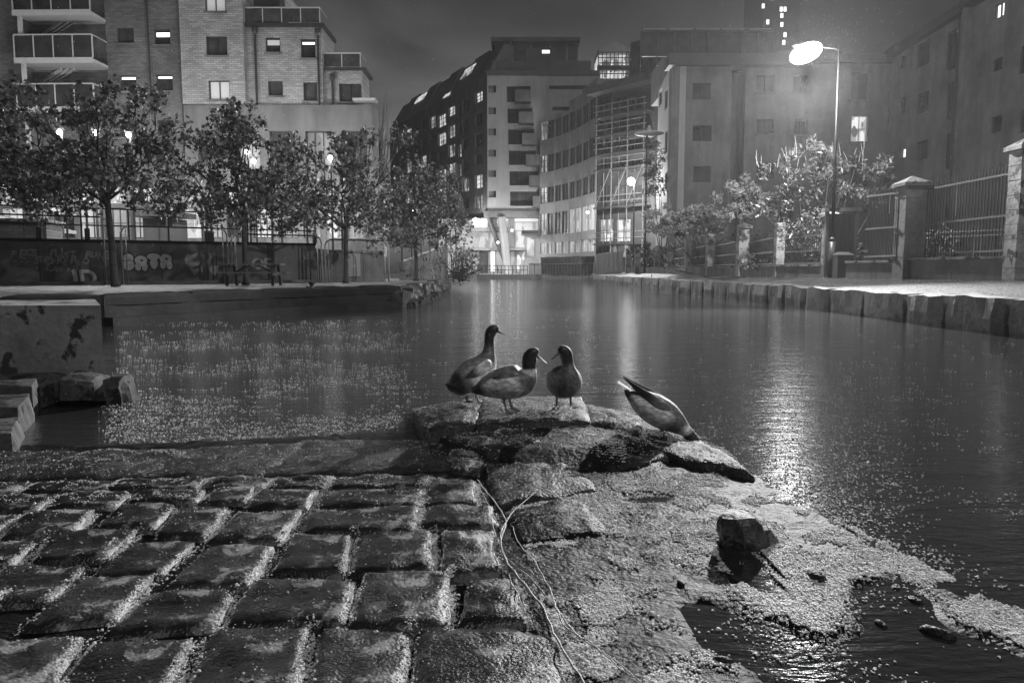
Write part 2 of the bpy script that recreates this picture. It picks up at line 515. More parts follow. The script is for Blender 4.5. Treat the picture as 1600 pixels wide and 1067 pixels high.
for i,(x,y,l,w,z0,z1) in enumerate([(-.42,0,.40,.5,.02,.25),(-.0,.02,.34,.4,.05,.24),(.22,.12,.16,.3,.0,.25),(-.86,.0,.34,.4,.0,.22)]):
    o = blockstone(x, y, l, w, z0, z1, random.uniform(-.08,.08), 300+i, M['stone_ledge'], 'ledge_stone', ledge, .05)
lw = thing('sloping_kerb', 'mossy stone edging at lower left running towards the wall', 'kerb', (-3.75, 5.9, 0))
p0 = Vector((-3.88, 6.05)); p1 = Vector((-2.95, 4.3)); dd = (p1-p0).normalized(); ln = (p1-p0).length
for i in range(3):
    c = p0 + dd*ln*(i+.5)/3 + Vector((dd.y,-dd.x))*.55 - Vector((-3.75,5.9))
    blockstone(c.x, c.y, ln/3-.02, 1.1, -.3, .27-.06*i, math.atan2(dd.y,dd.x), 320+i, M['stone_ledge'], 'kerb_stone', lw, .03)

# ------------------------------------------------------------------ slipway
shore = [(-200,694),(165,697),(300,690),(470,684),(560,676),(632,672),(628,640),(700,627),(860,622),(960,632),(1010,648),(1095,684),(1180,742),(1300,812),(1450,893),(1600,960),(1900,1085),(2100,1250)]
shore_w = [onz(px,py,0.0).to_2d() for px,py in shore]
poly = shore_w + [Vector((2.5,.2)), Vector((2.5,-2)), Vector((-6,-2)), Vector((-6, 4.6))]
def inside(p, pg):
    c = False; j = len(pg)-1
    for i in range(len(pg)):
        if (pg[i].y > p.y) != (pg[j].y > p.y) and p.x < (pg[j].x-pg[i].x)*(p.y-pg[i].y)/(pg[j].y-pg[i].y)+pg[i].x: c = not c
        j = i
    return c
def dist(p, pg):
    d = 1e9
    for a,b in zip(pg[:-1], pg[1:]):
        ab = b-a; t = max(0,min(1,(p-a).dot(ab)/ab.length_squared)); d = min(d,(p-a-ab*t).length)
    return d
# dark pools (photo pixel centre, half sizes) where the slipway dips under the water
pools = [(1163,885,30,36),(1090,722,46,5),(1010,780,34,6)]  # first pool is shaped to hold the rock's dark reflection
darkpool = [onz(a,b,0).to_2d() for a,b in [(1035,945),(1120,942),(1180,972),(1290,1003),(1322,985),(1338,918),(1400,902),(1450,932),(1495,988),(1560,1008),(1640,1040),(1750,1130),(1260,1130),(1180,1067),(1100,1010)]]
poolw = []
for px,py,ax,ay in pools:
    c = onz(px,py,0).to_2d(); ex = (onz(px+ax,py,0).to_2d()-c).length; ey = abs(onz(px,py-ay,0).y-onz(px,py+ay,0).y)/2
    poolw.append((c,ex,ey))
SETT_R = onz(800,760,0).x      # cobbles lie left of about this line
DK = onz(850,655,.15).to_2d()
def ramp_h(x, y):
    p = Vector((x,y))
    d = dist(p, shore_w); s = 1 if inside(p, poly) else -1
    h = .012*min(1, s*d/.3) if s > 0 else -.3*min(1, d/.3)
    if s > 0:
        h += .006*noise.noise(Vector((x*3,y*3,1)))+.005*noise.noise(Vector((x*11,y*11,2)))
        for c,ex,ey in poolw:
            q = ((x-c.x)/ex)**2+((y-c.y)/ey)**2 + .45*noise.noise(Vector((x*5,y*5,4)))
            if q < 1.9:
                t = max(0,min(1,(q-.7)/1.2)); t = t*t*(3-2*t); h = -.012*(1-t)+h*t
        dp = min((p-a).length for a in darkpool)
        if dp < 1.0:
            e = dist(p, darkpool+darkpool[:1])*(1 if inside(p,darkpool) else -1) + .05*noise.noise(Vector((x*7,y*7,12)))
            t = max(0,min(1,(e+.03)/.09)); t=t*t*(3-2*t); h = h*(1-t) + t*(-.014+.010*max(0,noise.noise(Vector((x*9,y*9,15)))))
        q = ((x-DK.x)/.72)**2+((y-DK.y)/.62)**2
        if q < 1.6: h += .075*max(0,min(1,(1.6-q)/.9))*min(1,s*d/.10)
    return h
def left_zone(x, y):
    """1 in the cobbled part, 0 in the weedy part"""
    lx = .0 + (y-1.9)*(-.10) + .16
    return x < lx
rm = MB(); x0,x1,y0,y1 = -6.0,3.2,.2,5.6; st = .034
nxx = int((x1-x0)/st); nyy = int((y1-y0)/st)
H = {}
for j in range(nyy+1):
    for i in range(nxx+1):
        x = x0+i*st; y = y0+j*st
        h = ramp_h(x,y)
        if left_zone(x,y) and h > 0: h = min(.02, .008+.014*noise.noise(Vector((x*4,y*4,9))))
        rm.v.append((x,y,h)); H[(i,j)] = h
for j in range(nyy):
    for i in range(nxx):
        if max(H[(i,j)],H[(i+1,j)],H[(i,j+1)],H[(i+1,j+1)]) > -.12:
            a = j*(nxx+1)+i; rm.f.append((a,a+1,a+nxx+2,a+nxx+1)); rm.m.append(0)
slip = tag(rm.build('slipway', M['mud'], smooth=True), kind='structure')
def hgt(x,y):
    i = int((x-x0)/st); j = int((y-y0)/st)
    return H.get((i,j), -1)

def sett(quad, zt, seed, m, name='cobblestone', bulge=.018, nu=14, nv=10, zb=-.04, amp=.012, zquad=None):
    """stone from 4 photo pixels bl,br,fr,fl lying at the height of its top"""
    zq = zt if zquad is None else zquad
    P = [onz(px,py,zq).to_2d() for px,py in quad]
    c = sum(P, Vector((0,0)))/4
    P = [c+(p-c)*(1.14 if name=='cobblestone' else 1.03) for p in P]
    mb = MB()
    us = [-1]+[-1+2*i/nu for i in range(nu+1)]+[1]
    W = len(us)
    vs_ = [-1]+[-1+2*j/nv for j in range(nv+1)]+[1]
    for j,v in enumerate(vs_):
        for i,u in enumerate(us):
            # squircle corners
            k = .06
            uu = u*math.sqrt(max(0,1-k*v*v*abs(v))); vv = v*math.sqrt(max(0,1-k*u*u*abs(u)))
            a = (1-uu)/2; b = (1-vv)/2   # vv=+1 is the back
            top = P[0]*a + P[1]*(1-a); bot = P[3]*a + P[2]*(1-a)
            q = top*(1-b)+bot*b
            n3 = noise.noise_vector(Vector((q.x*7,q.y*7,seed*3.3)))
            out = (i in (0,W-1) or j in (0,len(vs_)-1))
            rim = max(abs(u),abs(v))
            z = zt + bulge*(1-abs(u)**3.2)*(1-abs(v)**3.2) - .011*max(0,(rim-.84)/.16)**2
            z += amp*noise.noise(Vector((q.x*6,q.y*6,seed))) + amp*.9*noise.noise(Vector((q.x*17,q.y*17,seed))) + amp*.35*noise.noise(Vector((q.x*45,q.y*45,seed)))
            if rim > .8: q = q + n3.to_2d()*.018
            if out:
                q = c + (q-c)*1.06; z = zb
            mb.v.append((q.x-c.x,q.y-c.y,z))
    for j in range(len(vs_)-1):
        for i in range(W-1):
            a = j*W+i; mb.f.append((a,a+1,a+W+1,a+W)); mb.m.append(0)
    o = mb.build(name, m, slip, (c.x,c.y,0), 0, smooth=True)
    o['_q'] = 1
    return P

cobbles = [
 # bottom row
 [(-80,1000),(112,990),(60,1085),(-180,1100)], [(150,1002),(288,998),(232,1120),(60,1120)], [(338,980),(474,980),(440,1125),(275,1125)],
 [(505,984),(632,978),(622,1120),(478,1120)], [(658,988),(858,990),(880,1125),(645,1125)],
 # second
 [(15,882),(127,882),(72,936),(-50,945)], [(122,900),(232,898),(172,962),(42,978)], [(232,924),(358,920),(330,978),(168,990)],
 [(402,905),(548,905),(530,966),(362,974)], [(577,895),(694,892),(692,972),(546,974)], [(738,905),(806,903),(816,966),(722,970)],
 [(-140,930),(-5,925),(-60,985),(-220,990)], [(-110,880),(-20,878),(-75,920),(-170,925)],
 # third
 [(84,830),(206,826),(168,868),(58,875)], [(190,846),(302,844),(252,892),(150,898)], [(322,854),(420,852),(382,906),(268,914)],
 [(462,834),(545,834),(532,888),(428,892)], [(564,829),(668,827),(668,886),(550,889)], [(698,827),(766,827),(778,888),(693,891)],
 [(-40,845),(50,846),(12,878),(-90,880)], [(-150,842),(-60,842),(-110,874),(-200,876)],
 # fourth
 [(48,798),(140,793),(112,826),(8,836)], [(192,785),(268,786),(238,820),(150,823)], [(282,790),(350,792),(318,834),(250,836)],
 [(376,799),(464,796),(432,840),(328,845)], [(492,794),(646,791),(640,826),(474,830)], [(660,790),(765,789),(772,820),(652,824)],
 [(-60,805),(30,802),(-12,832),(-110,836)], [(-170,806),(-80,806),(-130,836),(-230,838)],
 # fifth
 [(216,767),(318,763),(302,780),(206,782)], [(340,764),(398,760),(380,784),(312,785)], [(406,764),(492,764),(474,790),(390,790)],
 [(512,765),(650,764),(648,788),(500,790)], [(664,745),(738,750),(742,785),(655,787)], [(104,768),(200,767),(170,788),(70,793)],
 [(0,772),(90,770),(52,794),(-40,797)], [(-110,776),(-14,773),(-60,799),(-160,801)],
 # sixth
 [(522,744),(662,741),(655,760),(506,762)], [(436,744),(514,742),(504,760),(424,761)], [(330,746),(424,744),(408,760),(312,762)],
 [(190,748),(318,745),(298,761),(170,764)], [(60,752),(180,749),(155,765),(30,768)], [(-80,756),(50,753),(15,769),(-120,773)],
 # seventh, long flat slabs
 [(482,688),(694,688),(705,728),(412,742)], [(300,700),(468,692),(402,742),(230,744)], [(140,703),(290,701),(215,744),(30,746)],
 [(-60,704),(128,704),(15,748),(-180,750)],
]
stones = []
for i,q in enumerate(cobbles):
    mm = M['sett'] if i % 3 else M['sett_b']
    big = i >= len(cobbles)-10
    zt = .036 + random.uniform(-.007,.009) if not big else .028+random.uniform(-.004,.006)
    stones.append(sett(q, zt, i+1, M['slab'] if i >= len(cobbles)-4 else mm, bulge=.006 if big else .007))
# slabs on the right and under the ducks
for i,(q,zt,m) in enumerate([
 ([(752,716),(872,706),(935,762),(778,790)], .028, 'slab'), ([(790,796),(900,775),(960,830),(815,850)], .02, 'mud'),
 ([(644,636),(758,621),(742,662),(668,672)], .11, 'slab'), ([(752,619),(908,618),(922,656),(746,664)], .12, 'slab'),
 ([(908,628),(1002,650),(1000,676),(922,660)], .10, 'slab'), ([(690,680),(846,664),(858,694),(764,704)], .08, 'slab'),
 ([(858,664),(1008,676),(1012,690),(872,696)], .075, 'slab'), ([(880,702),(1000,694),(1100,704),(960,732)], .03, 'slab'),
 ([(985,688),(1100,688),(1182,740),(1075,722)], .04, 'slab'), ([(700,698),(760,706),(750,738),(706,735)], .035, 'sett_b'),
]):
    stones.append(sett(q, zt, 60+i, M[m], 'slab_stone', bulge=.016, nu=20, nv=14, amp=.011))

# ------------------------------------------------------------------ beads of weed (uncountable) on the slipway
def beads(name, pts, m, rmin, rmax, label):
    """small low-poly beads, one object"""
    base = [(1,0,0),(-.5,.87,0),(-.5,-.87,0),(.25,.43,.75),(.25,-.43,.75),(-.5,0,.75)]
    fc = [(0,1,3),(1,2,5),(2,0,4),(0,3,4),(1,5,3),(2,4,5),(3,5,4)]
    mb = MB()
    for p in pts:
        r = random.uniform(rmin,rmax)*(1.0 if random.random()>.05 else 1.7); a = random.uniform(0,6.28); ca,sa = math.cos(a)*r, math.sin(a)*r
        tl = random.uniform(.4,1.0)*r
        o = len(mb.v)
        for x,y,z in base: mb.v.append((p[0]+x*ca-y*sa, p[1]+x*sa+y*ca, p[2]+z*tl))
        for f in fc: mb.f.append((f[0]+o,f[1]+o,f[2]+o)); mb.m.append(0)
    return tag(mb.build(name, m), label, 'water weed', kind='stuff')
pts = []
tries = 0
while len(pts) < 52000 and tries < 400000:
    tries += 1
    # sample more densely near the camera, where single beads show
    px = random.uniform(640,1650); py = 1120-(random.random()**.75)*500
    w = onz(px,py,0)
    h = hgt(w.x,w.y)
    if h < -.016 or left_zone(w.x+.02,w.y): continue
    dn = noise.noise(Vector((w.x*2.6,w.y*2.6,5)))+.6*noise.noise(Vector((w.x*8,w.y*8,6)))
    big = (px > 1050)*.35 + .12
    lampglow = .25 if 1150 < px < 1420 else 0
    dn += .5*noise.noise(Vector((w.x*1.1,w.y*1.1,25)))
    pr = big + dn*2.6 - .08 + .12*(px>1080)
    de = min((w.to_2d()-a).length for a in darkpool)
    if de < .6:
        e = dist(w.to_2d(), darkpool+darkpool[:1])*(1 if inside(w.to_2d(),darkpool) else -1)
        pr *= max(.012,min(1,(-e+.0)/.13))
    c_,ex_,ey_ = poolw[0]
    if ((w.x-c_.x)/ex_)**2+((w.y-c_.y)/ey_)**2 < 1.25: continue
    if random.random() > min(pr,.72): continue
    pts.append((w.x,w.y,max(h,0)+.001))
EDGE = []
# bead lines caught in the joints between columns of cobbles
for P in stones[:43]:
    for a,b,wgt in ((P[1],P[2],1.0),(P[0],P[3],.35)):
        n = int((a-b).length*1100*wgt*random.uniform(.3,1.3))
        for _ in range(n):
            t = random.random(); q = a*(1-t)+b*t + Vector((random.gauss(.004 if wgt==1 else -.004,.011),random.gauss(0,.012)))
            EDGE.append(q)
# pale beads on the stone tops, standing for wet sparkle
TOPS = []
for si,P in enumerate(stones):
    n = int((420 if P[0].y < 3.1 else (1100 if si < 43 else 2600))*(P[0]-P[1]).length*random.uniform(.3,1.5))
    for _ in range(n):
        a,b = random.random()**.6,random.random(); q = (P[0]*(1-b)+P[1]*b)*a + (P[3]*(1-b)+P[2]*b)*(1-a)
        nn_ = noise.noise(Vector((q.x*14,q.y*14,3)))
        if nn_ > (.05 if si < 43 else -.02): (TOPS if q.y < 3.1 else EDGE).append(q)
from mathutils.bvhtree import BVHTree
bv = []
for o in slip.children:
    if o.name.startswith(('cobble','slab')):
        me = o.data; bv.append((BVHTree.FromPolygons([v.co+o.location for v in me.vertices],[tuple(p.vertices) for p in me.polygons]), o))
def topz(x, y):
    best = hgt(x,y)
    for b,o in bv:
        if abs(o.location.x-x) < .8 and abs(o.location.y-y) < .6:
            h_ = b.ray_cast(Vector((x,y,2)), Vector((0,0,-1)))
            if h_[0] is not None: best = max(best, h_[0].z)
    return best
pts = [(x,y,topz(x,y)) for x,y,z in pts] if False else pts
fine = [(q.x,q.y,topz(q.x,q.y)+.0005) for q in TOPS]
beads('grit', fine, M['bead'], .0016, .0040, 'fine pale grit and droplets put in as sparkle on the stone tops')
beads('joint_grit', [(q.x,q.y,max(.002,topz(q.x,q.y))) for q in EDGE], M['bead'], .0022, .0052, 'lines of bright grit and moss caught between the cobblestones, with sparkle beads on the far stones')
DUCKWEED = beads('duckweed', pts, M['bead'], .0028, .0072, 'pale beads of weed and grit washed over the slipway')

# floating flecks, rain splashes and glitter put in as pale beads
pts = []
for _ in range(2600):
    px = random.uniform(640,1600); py = random.uniform(450,960)
    w = onz(px,py,0)
    if inside(w.to_2d(), poly) or w.x > 7.9: continue
    if noise.noise(Vector((w.x*1.3,w.y*1.3,8))) + random.random()*.35 < .28: continue
    k = random.randint(1,6)
    for _ in range(k):
        pts.append((w.x+random.gauss(0,.03), w.y+random.gauss(0,.02), .001))
# weed beads packed along the lamp's reflection lane to stand for its glitter
for _ in range(9000):
    px = random.gauss(1265,75); py = random.uniform(560,900); w = onz(px,py,0)
    if inside(w.to_2d(), poly): continue
    if random.random() > (py-500)/380: continue
    pts.append((w.x,w.y,.001))
for _ in range(5200):  # pale beads standing for ripple glitter on the left water
    px = random.uniform(165,640); py = random.uniform(500,692); w = onz(px,py,0)
    if inside(w.to_2d(), poly) or w.x < -3.3 and w.y > 5.9 and px < 185: continue
    if noise.noise(Vector((w.x*.9,w.y*.9,18))) + .5*noise.noise(Vector((w.x*3,w.y*5,8))) + random.random()*.5 < .22: continue
    for _k in range(random.randint(1,4)): pts.append((w.x+random.gauss(0,.03), w.y+random.gauss(0,.02), .001))
gp = []  # pale beads that stand for wet sparkle along the towpath
for _ in range(9000):
    Y = 9+random.random()**1.5*34; u = random.random()
    if noise.noise(Vector((u*5,Y*.8,3))) + random.random()*.6 < .3: continue
    x = kx(Y)+.05+u*(wx(Y)-kx(Y)-.3); gp.append((x,Y,.60+.27*max(0,(x-kx(Y)-.42)/(wx(Y)-kx(Y)-.1))+.018))
beads('path_sparkle', gp, M['bead'], .006, .014, 'pale grit beads put on the towpath as wet sparkle')
beads('weed_and_glitter', pts, M['bead'], .004, .0075, 'pale flecks on the canal: weed, rain splashes and beads standing for glitter')

# ------------------------------------------------------------------ facades
class Facade:
    """vertical wall plane from A to B (left to right as seen from outside)"""
    def __init__(s, root, A, B, base=0.0):
        s.root = root; s.A = Vector(A[:2]); s.B = Vector(B[:2])
        s.d = (s.B-s.A).normalized(); s.L = (s.B-s.A).length
        s.ang = math.atan2(s.d.y, s.d.x); s.base = base
        s.loc = (s.A.x-root.location.x, s.A.y-root.location.y, -root.location.z)
    def hit(s, px, py):
        cp, sp = math.cos(PITCH), math.sin(PITCH)
        a = (px-800.0)/F; b = (533.5-py)/F
        dr = Vector((a, cp+b*sp, -sp+b*cp))
        n = Vector((-s.d.y, s.d.x))
        t = s.A.dot(n)/(dr.x*n.x+dr.y*n.y)
        p = dr*t
        return ((p.x-s.A.x)*s.d.x+(p.y-s.A.y)*s.d.y, p.z+CAMH)
    def rect(s, x0,y0,x1,y1):
        xm = (x0+x1)/2; ym = (y0+y1)/2
        s0 = s.hit(x0,ym)[0]; s1 = s.hit(x1,ym)[0]
        zt = s.hit(xm,y0)[1]; zb = s.hit(xm,y1)[1]
        return (min(s0,s1), zb, max(s0,s1), zt)
    def put(s, mb, name, m, parent=None, smooth=False):
        if parent is None or parent is s.root:
            return mb.build(name, m, s.root, s.loc, s.ang, smooth)
        return mb.build(name, m, parent, (0,0,0), 0, smooth)
    def wall(s, s0, z0, s1, z1, openings, m, depth=6.0, name='wall', rev=.16, ret=True):
        ops = [o for o in openings if o[2] > s0 and o[0] < s1 and o[3] > z0 and o[1] < z1]
        ss = sorted(set([s0,s1]+[max(s0,min(s1,v)) for o in ops for v in (o[0],o[2])]))
        zs = sorted(set([z0,z1]+[max(z0,min(z1,v)) for o in ops for v in (o[1],o[3])]))
        mb = MB()
        for a,b in zip(ss[:-1],ss[1:]):
            for c,d in zip(zs[:-1],zs[1:]):
                m1 = (a+b)/2; m2 = (c+d)/2
                if any(o[0]<m1<o[2] and o[1]<m2<o[3] for o in ops): continue
                mb.add([(a,0,c),(b,0,c),(b,0,d),(a,0,d)], [(0,1,2,3)])
        for o in ops:
            a,c,b,d = max(o[0],s0),max(o[1],z0),min(o[2],s1),min(o[3],z1)
            mb.add([(a,0,c),(b,0,c),(b,0,d),(a,0,d),(a,rev,c),(b,rev,c),(b,rev,d),(a,rev,d)], [(0,4,5,1),(1,5,6,2),(2,6,7,3),(3,7,4,0)])
        # body behind the skin
        mb.box((s0,rev+.14,z0),(s1,depth,z1))
        mb.add([(s0,0,z0),(s0,rev+.14,z0),(s0,rev+.14,z1),(s0,0,z1)],[(0,1,2,3)])
        mb.add([(s1,0,z0),(s1,0,z1),(s1,rev+.14,z1),(s1,rev+.14,z0)],[(0,1,2,3)])
        mb.add([(s0,0,z1),(s0,rev+.14,z1),(s1,rev+.14,z1),(s1,0,z1)],[(0,1,2,3)])
        return s.put(mb, name, m)
    def window(s, r, kind='dark', cols=2, rows=1, fr='frame_dark', rev=.16, fw=.06, sill=False, blind=None):
        a,c,b,d = r
        fw = min(fw,(b-a)*.12)
        mb = MB(); y0,y1 = rev-.07, rev+.02
        mb.box((a,y0,c),(a+fw,y1,d)); mb.box((b-fw,y0,c),(b,y1,d)); mb.box((a+fw,y0,c),(b-fw,y1,c+fw)); mb.box((a+fw,y0,d-fw),(b-fw,y1,d))
        for k in range(1,cols):
            x = a+(b-a)*k/cols; mb.box((x-fw*.4,y0+.01,c+fw),(x+fw*.4,y1,d-fw))
        for k in range(1,rows):
            z = c+(d-c)*k/rows; mb.box((a+fw,y0+.02,z-fw*.35),(b-fw,y1,z+fw*.35))
        w = s.put(mb, 'window', M[fr])
        pm = {'dark':'glass_dark','mid':'glass_mid','lit':'lit','soft':'lit_soft','curtain':'curtain','bright':'lit_bright'}[kind]
        p = MB(); p.box((a+fw*.5,rev+.03,c+fw*.5),(b-fw*.5,rev+.06,d-fw*.5)); s.put(p, 'pane', M[pm], w)
        if blind:
            q = MB(); q.box((a+fw,rev+.005,d-fw-(d-c)*blind[0]-(d-c)*blind[1]),(b-fw,rev+.025,d-fw-(d-c)*blind[0])); s.put(q, 'blind', M['curtain'] if len(blind)<3 else M['lit_bright'], w)
        if sill:
            q = MB(); q.box((a-.08,-.09,c-.09),(b+.08,rev-.08,c-.005)); s.put(q, 'sill', M['frame_light' if sill==2 else 'render_mid'], w)
        return w

# ---- brick apartment block, left background
A1 = thing('apartment_block', 'brick apartment block with stepped roof terraces and steel balconies, behind the left trees', 'building', (-20, 44, 0))
f1 = Facade(A1, (at(-330,400,46).x,44.6), (at(295,400,44).x,44.0))
w1 = [((183,44,209,68),'mid',2,None),((241,46,266,70),'dark',1,(.1,.28,1)),((187,118,213,143),'dark',1,(.02,.14,1)),((244,117,270,142),'dark',1,(.02,.12,1)),
      ((186,190,212,215),'dark',2,None),((246,188,272,213),'dark',2,None),((183,-28,209,-4),'dark',2,None),((241,-26,266,-2),'dark',2,None),
      ((-40,60,-10,90),'dark',2,None),((-120,60,-90,90),'dark',2,None)]
rec = f1.rect(45,-60,166,205)
ops = [f1.rect(*w[0]) for w in w1]
f1.wall(0, 0, f1.L, 19.5, ops+[rec], M['brick_dark'], 8)
# recess behind the balconies
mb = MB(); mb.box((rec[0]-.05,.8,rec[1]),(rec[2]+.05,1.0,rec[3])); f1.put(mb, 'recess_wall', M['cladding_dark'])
for (r,k,c,bl) in w1: f1.window(f1.rect(*r), k, c, 1, blind=bl, sill=True)
for yy in (-58, 5, 78, 150):      # glazed doors in the recess
    for xx in ((118,132),(134,142)) if yy < 0 else ((60,86),(88,112),(118,140)):
        r = f1.rect(xx[0],yy+0,xx[1],yy+62) if yy != 5 else f1.rect(xx[0],38,xx[1],96)
        mb = MB(); mb.box((r[0],.74,r[1]),(r[2],.79,r[3])); f1.put(mb, 'balcony_door', M['curtain' if yy == -58 else 'glass_mid'])
def balcony(f, x0, x1, ytop, yslab, out=1.5, posts=5, name='balcony'):
    r = f.rect(x0,ytop,x1,yslab); a,c,b,d = r
    mb = MB(); mb.box((a,-out,c-.22),(b,.78,c-.06)); mb.box((a-.03,-out-.05,c-.30),(b+.03,-out,c))
    o = f.put(mb, name, M['metal_white'])
    mb = MB(); mb.box((a,-out+.01,c-.055),(b,.77,c-.01)); f.put(mb, 'balcony_floor', M['frame_dark'], o)
    q = MB()
    for k in range(posts):
        x = a+(b-a)*k/(posts-1); q.box((x-.03,-out-.02,c+.002),(x+.03,-out+.04,d))
    q.box((a,-out-.03,d),(b,-out+.05,d+.06))
    for x in (a,b): q.box((x-.02,-out+.05,d),(x+.02,.1,d+.05))
    f.put(q, 'handrail', M['metal_white'], o)
    g = MB(); g.box((a+.04,-out,c+.05),(b-.04,-out+.015,d-.04)); f.put(g, 'balustrade_panel', M['glass_dark'], o)
    return o
balcony(f1, 46,163,-38,30); balcony(f1, 50,168,68,102); balcony(f1, 54,170,142,176)
mb = MB()
for x0_,yy in ((54,31),(60,104),(65,178)):
    r = f1.rect(x0_,yy,x0_+5,yy+70); mb.box((r[0],-1.38,r[1]),(r[2],-1.2,r[3]))
f1.put(mb, 'balcony_column', M['metal_white'])
for yy in (36,110):
    for k in range(3):
        r = f1.rect(60+k*6, yy, 100+k*10, yy+16)
        mb = MB(); mb.bar((r[0],.3+k*.1,r[1]),(r[2],-.2,r[3]),.07,.14); f1.put(mb, 'brace', M['metal_white'])
# section 2 and stepped sections in pale brick
f2 = Facade(A1, (at(295.5,400,43.7).x,43.7), (at(392,400,43.7).x,43.7))
w2 = [((320,-14,352,18),'curtain',2,None),((322,57,355,87),'mid',2,None),((326,126,359,156),'curtain',2,None)]
zp = f2.hit(340,163)[1]
f2.wall(0, zp, f2.L, 19.8, [f2.rect(*w[0]) for w in w2], M['brick_light'], 12)
for (r,k,c,bl) in w2: f2.window(f2.rect(*r), k, c, 1, sill=True)
f3 = Facade(A1, (at(392.3,400,44.1).x,44.1), (at(511,400,44.1).x,44.1))
w3 = [((415,59,438,82),'dark',1,(.05,.35)),((470,61,493,91),'dark',1,(.08,.12,1)),((419,127,442,150),'mid',1,None),((474,129,496,158),'mid',1,None)]
z3 = f3.hit(450,43)[1]
f3.wall(.01, zp, f3.L, z3, [f3.rect(*w[0]) for w in w3], M['brick_light'], 3)
for (r,k,c,bl) in w3: f3.window(f3.rect(*r), k, c, 1, blind=bl, sill=True)
mb = MB(); mb.box((-.0,-.14,z3),(f3.L+.15,3,z3+.2)); f3.put(mb, 'parapet', M['frame_dark'])
f4 = Facade(A1, (at(511.3,400,44.4).x,44.4), (at(571,400,44.4).x,44.4))
z4 = f4.hit(540,111)[1]
w4 = [((530,131,565,159),'mid',2,None)]
f4.wall(.01, zp, f4.L, z4, [f4.rect(*w[0]) for w in w4], M['brick_light'], 2.2)
for (r,k,c,bl) in w4: f4.window(f4.rect(*r), k, c, 1, sill=True)
mb = MB(); mb.box((0,-.14,z4),(f4.L+.25,2.2,z4+.16)); f4.put(mb, 'parapet', M['frame_dark'])
mb = MB(); mb.box((f4.L-.4,-.9,f4.hit(560,160)[1]-.1),(f4.L+.9,.0,f4.hit(560,160)[1]+.05)); f4.put(mb, 'ledge', M['metal_white'])
# plinth storey
f5 = Facade(A1, (at(295.5,400,43.8).x,43.85), (at(585,400,43.8).x,43.85))
bay = [f5.rect(310+i*56, 205, 350+i*56, 285) for i in range(5)]
f5.wall(0, 0, f5.L, zp-.01, bay, M['render_grey'], 2, rev=.25)
for i,b in enumerate(bay): f5.window(b, 'soft' if i in (1,3) else 'mid', 3, 2, rev=.25)
def terrace_rail(f, s0, s1, z, h=1.0, n=5, y=-.02):
    q = MB()
    for k in range(n):
        x = s0+(s1-s0)*k/(n-1); q.box((x-.025,y-.025,z),(x+.025,y+.025,z+h))
    q.box((s0-.03,y-.03,z+h),(s1+.03,y+.03,z+h+.06)); q.box((s1-.02,y+.03,z+h),(s1+.02,y+1.8,z+h+.05))
    o = f.put(q, 'terrace_rail', M['metal_white'])
    g = MB(); g.box((s0+.03,y-.008,z+.08),(s1-.03,y+.008,z+h-.03)); f.put(g, 'balustrade_panel', M['glass_mid'], o)
terrace_rail(f3, 0.05, f3.hit(500,40)[0], z3+.2, .85, 5)
terrace_rail(f4, 0.05, f4.hit(562,40)[0], z4+.16, .80, 3)
mb = MB(); mb.add([(.0,1.5,z3+.2),(1.9,1.5,z3+.2),(1.0,1.5,z3+6),(-.5,1.5,z3+6),(.0,2.9,z3+.2),(1.9,2.9,z3+.2),(1.0,2.9,z3+6),(-.5,2.9,z3+6)],
   [(0,1,2,3),(5,4,7,6),(1,5,6,2),(4,0,3,7),(3,2,6,7)]); f3.put(mb, 'penthouse', M['cladding_dark'])
for f,x,ya,yb in ((f1,228,-60,180),(f3,399,48,175),(f3,497,50,180),(f4,520,120,178)):
    s_,zt = f.hit(x,ya); _,zb = f.hit(x,yb)
    mb = MB(); mb.tube([(s_,-.12,zb),(s_,-.12,zt)],.07 if f is not f1 else .045,6); o = f.put(mb,'downpipe',M['metal_dark'])
    if f is not f1:
        mb = MB(); mb.lathe([(.08,-.25),(.16,-.12),(.16,.1),(.08,.14)],8,(s_,-.15,zt)); f.put(mb,'rainwater_hopper',M['metal_dark'],o)

# ---- corner block in the middle
A2 = thing('corner_block', 'pale corner apartment block with dark mansard roof and box balconies at the canal end', 'building', (-3.3,100,0))
xc = at(762,400,100).x; xr = at(935,400,100).x
fl = Facade(A2, (at(612,400,138).x,138), (xc,100.0))
ff = Facade(A2, (xc,100.0), (xr,100.0))
zt2 = ff.hit(840,118)[1]; zb2 = ff.hit(800,330)[1]
z50 = ff.hit(840,53)[1]; z92 = ff.hit(840,93)[1]
fw2 = []
rows = [(135,160),(169,193),(202,226),(235,258),(267,290),(299,322)]
for i,(a,b) in enumerate(rows): fw2.append((792+i*1.0,a,829+i*3.0,b))
corner_ops = [ff.rect(763,a-1,775,a+10) for a,b in rows]
slots = [ff.rect(858,134,921,140), ff.rect(863,167,890,173)]
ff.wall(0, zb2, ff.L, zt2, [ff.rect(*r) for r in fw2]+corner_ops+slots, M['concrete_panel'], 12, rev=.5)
for i,r in enumerate(fw2):
    rr = ff.rect(*r); ff.window(rr, 'dark', 3, 1, rev=.5, fw=.05)
    bx = ff.rect(805+i*5.5, rows[i][0]+9, 829+i*5.5-i*1.0, rows[i][1]+2)
    mb = MB(); mb.box((bx[0],-1.3,bx[1]),(bx[2],-.01,bx[3])); o = ff.put(mb,'box_balcony',M['render_mid'])
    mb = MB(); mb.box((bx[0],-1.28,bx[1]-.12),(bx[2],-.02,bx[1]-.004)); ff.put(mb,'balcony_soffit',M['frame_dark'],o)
for c in corner_ops+slots:
    mb = MB(); mb.box((c[0],.46,c[1]),(c[2],.52,c[3])); ff.put(mb,'dark_recess',M['glass_dark'])
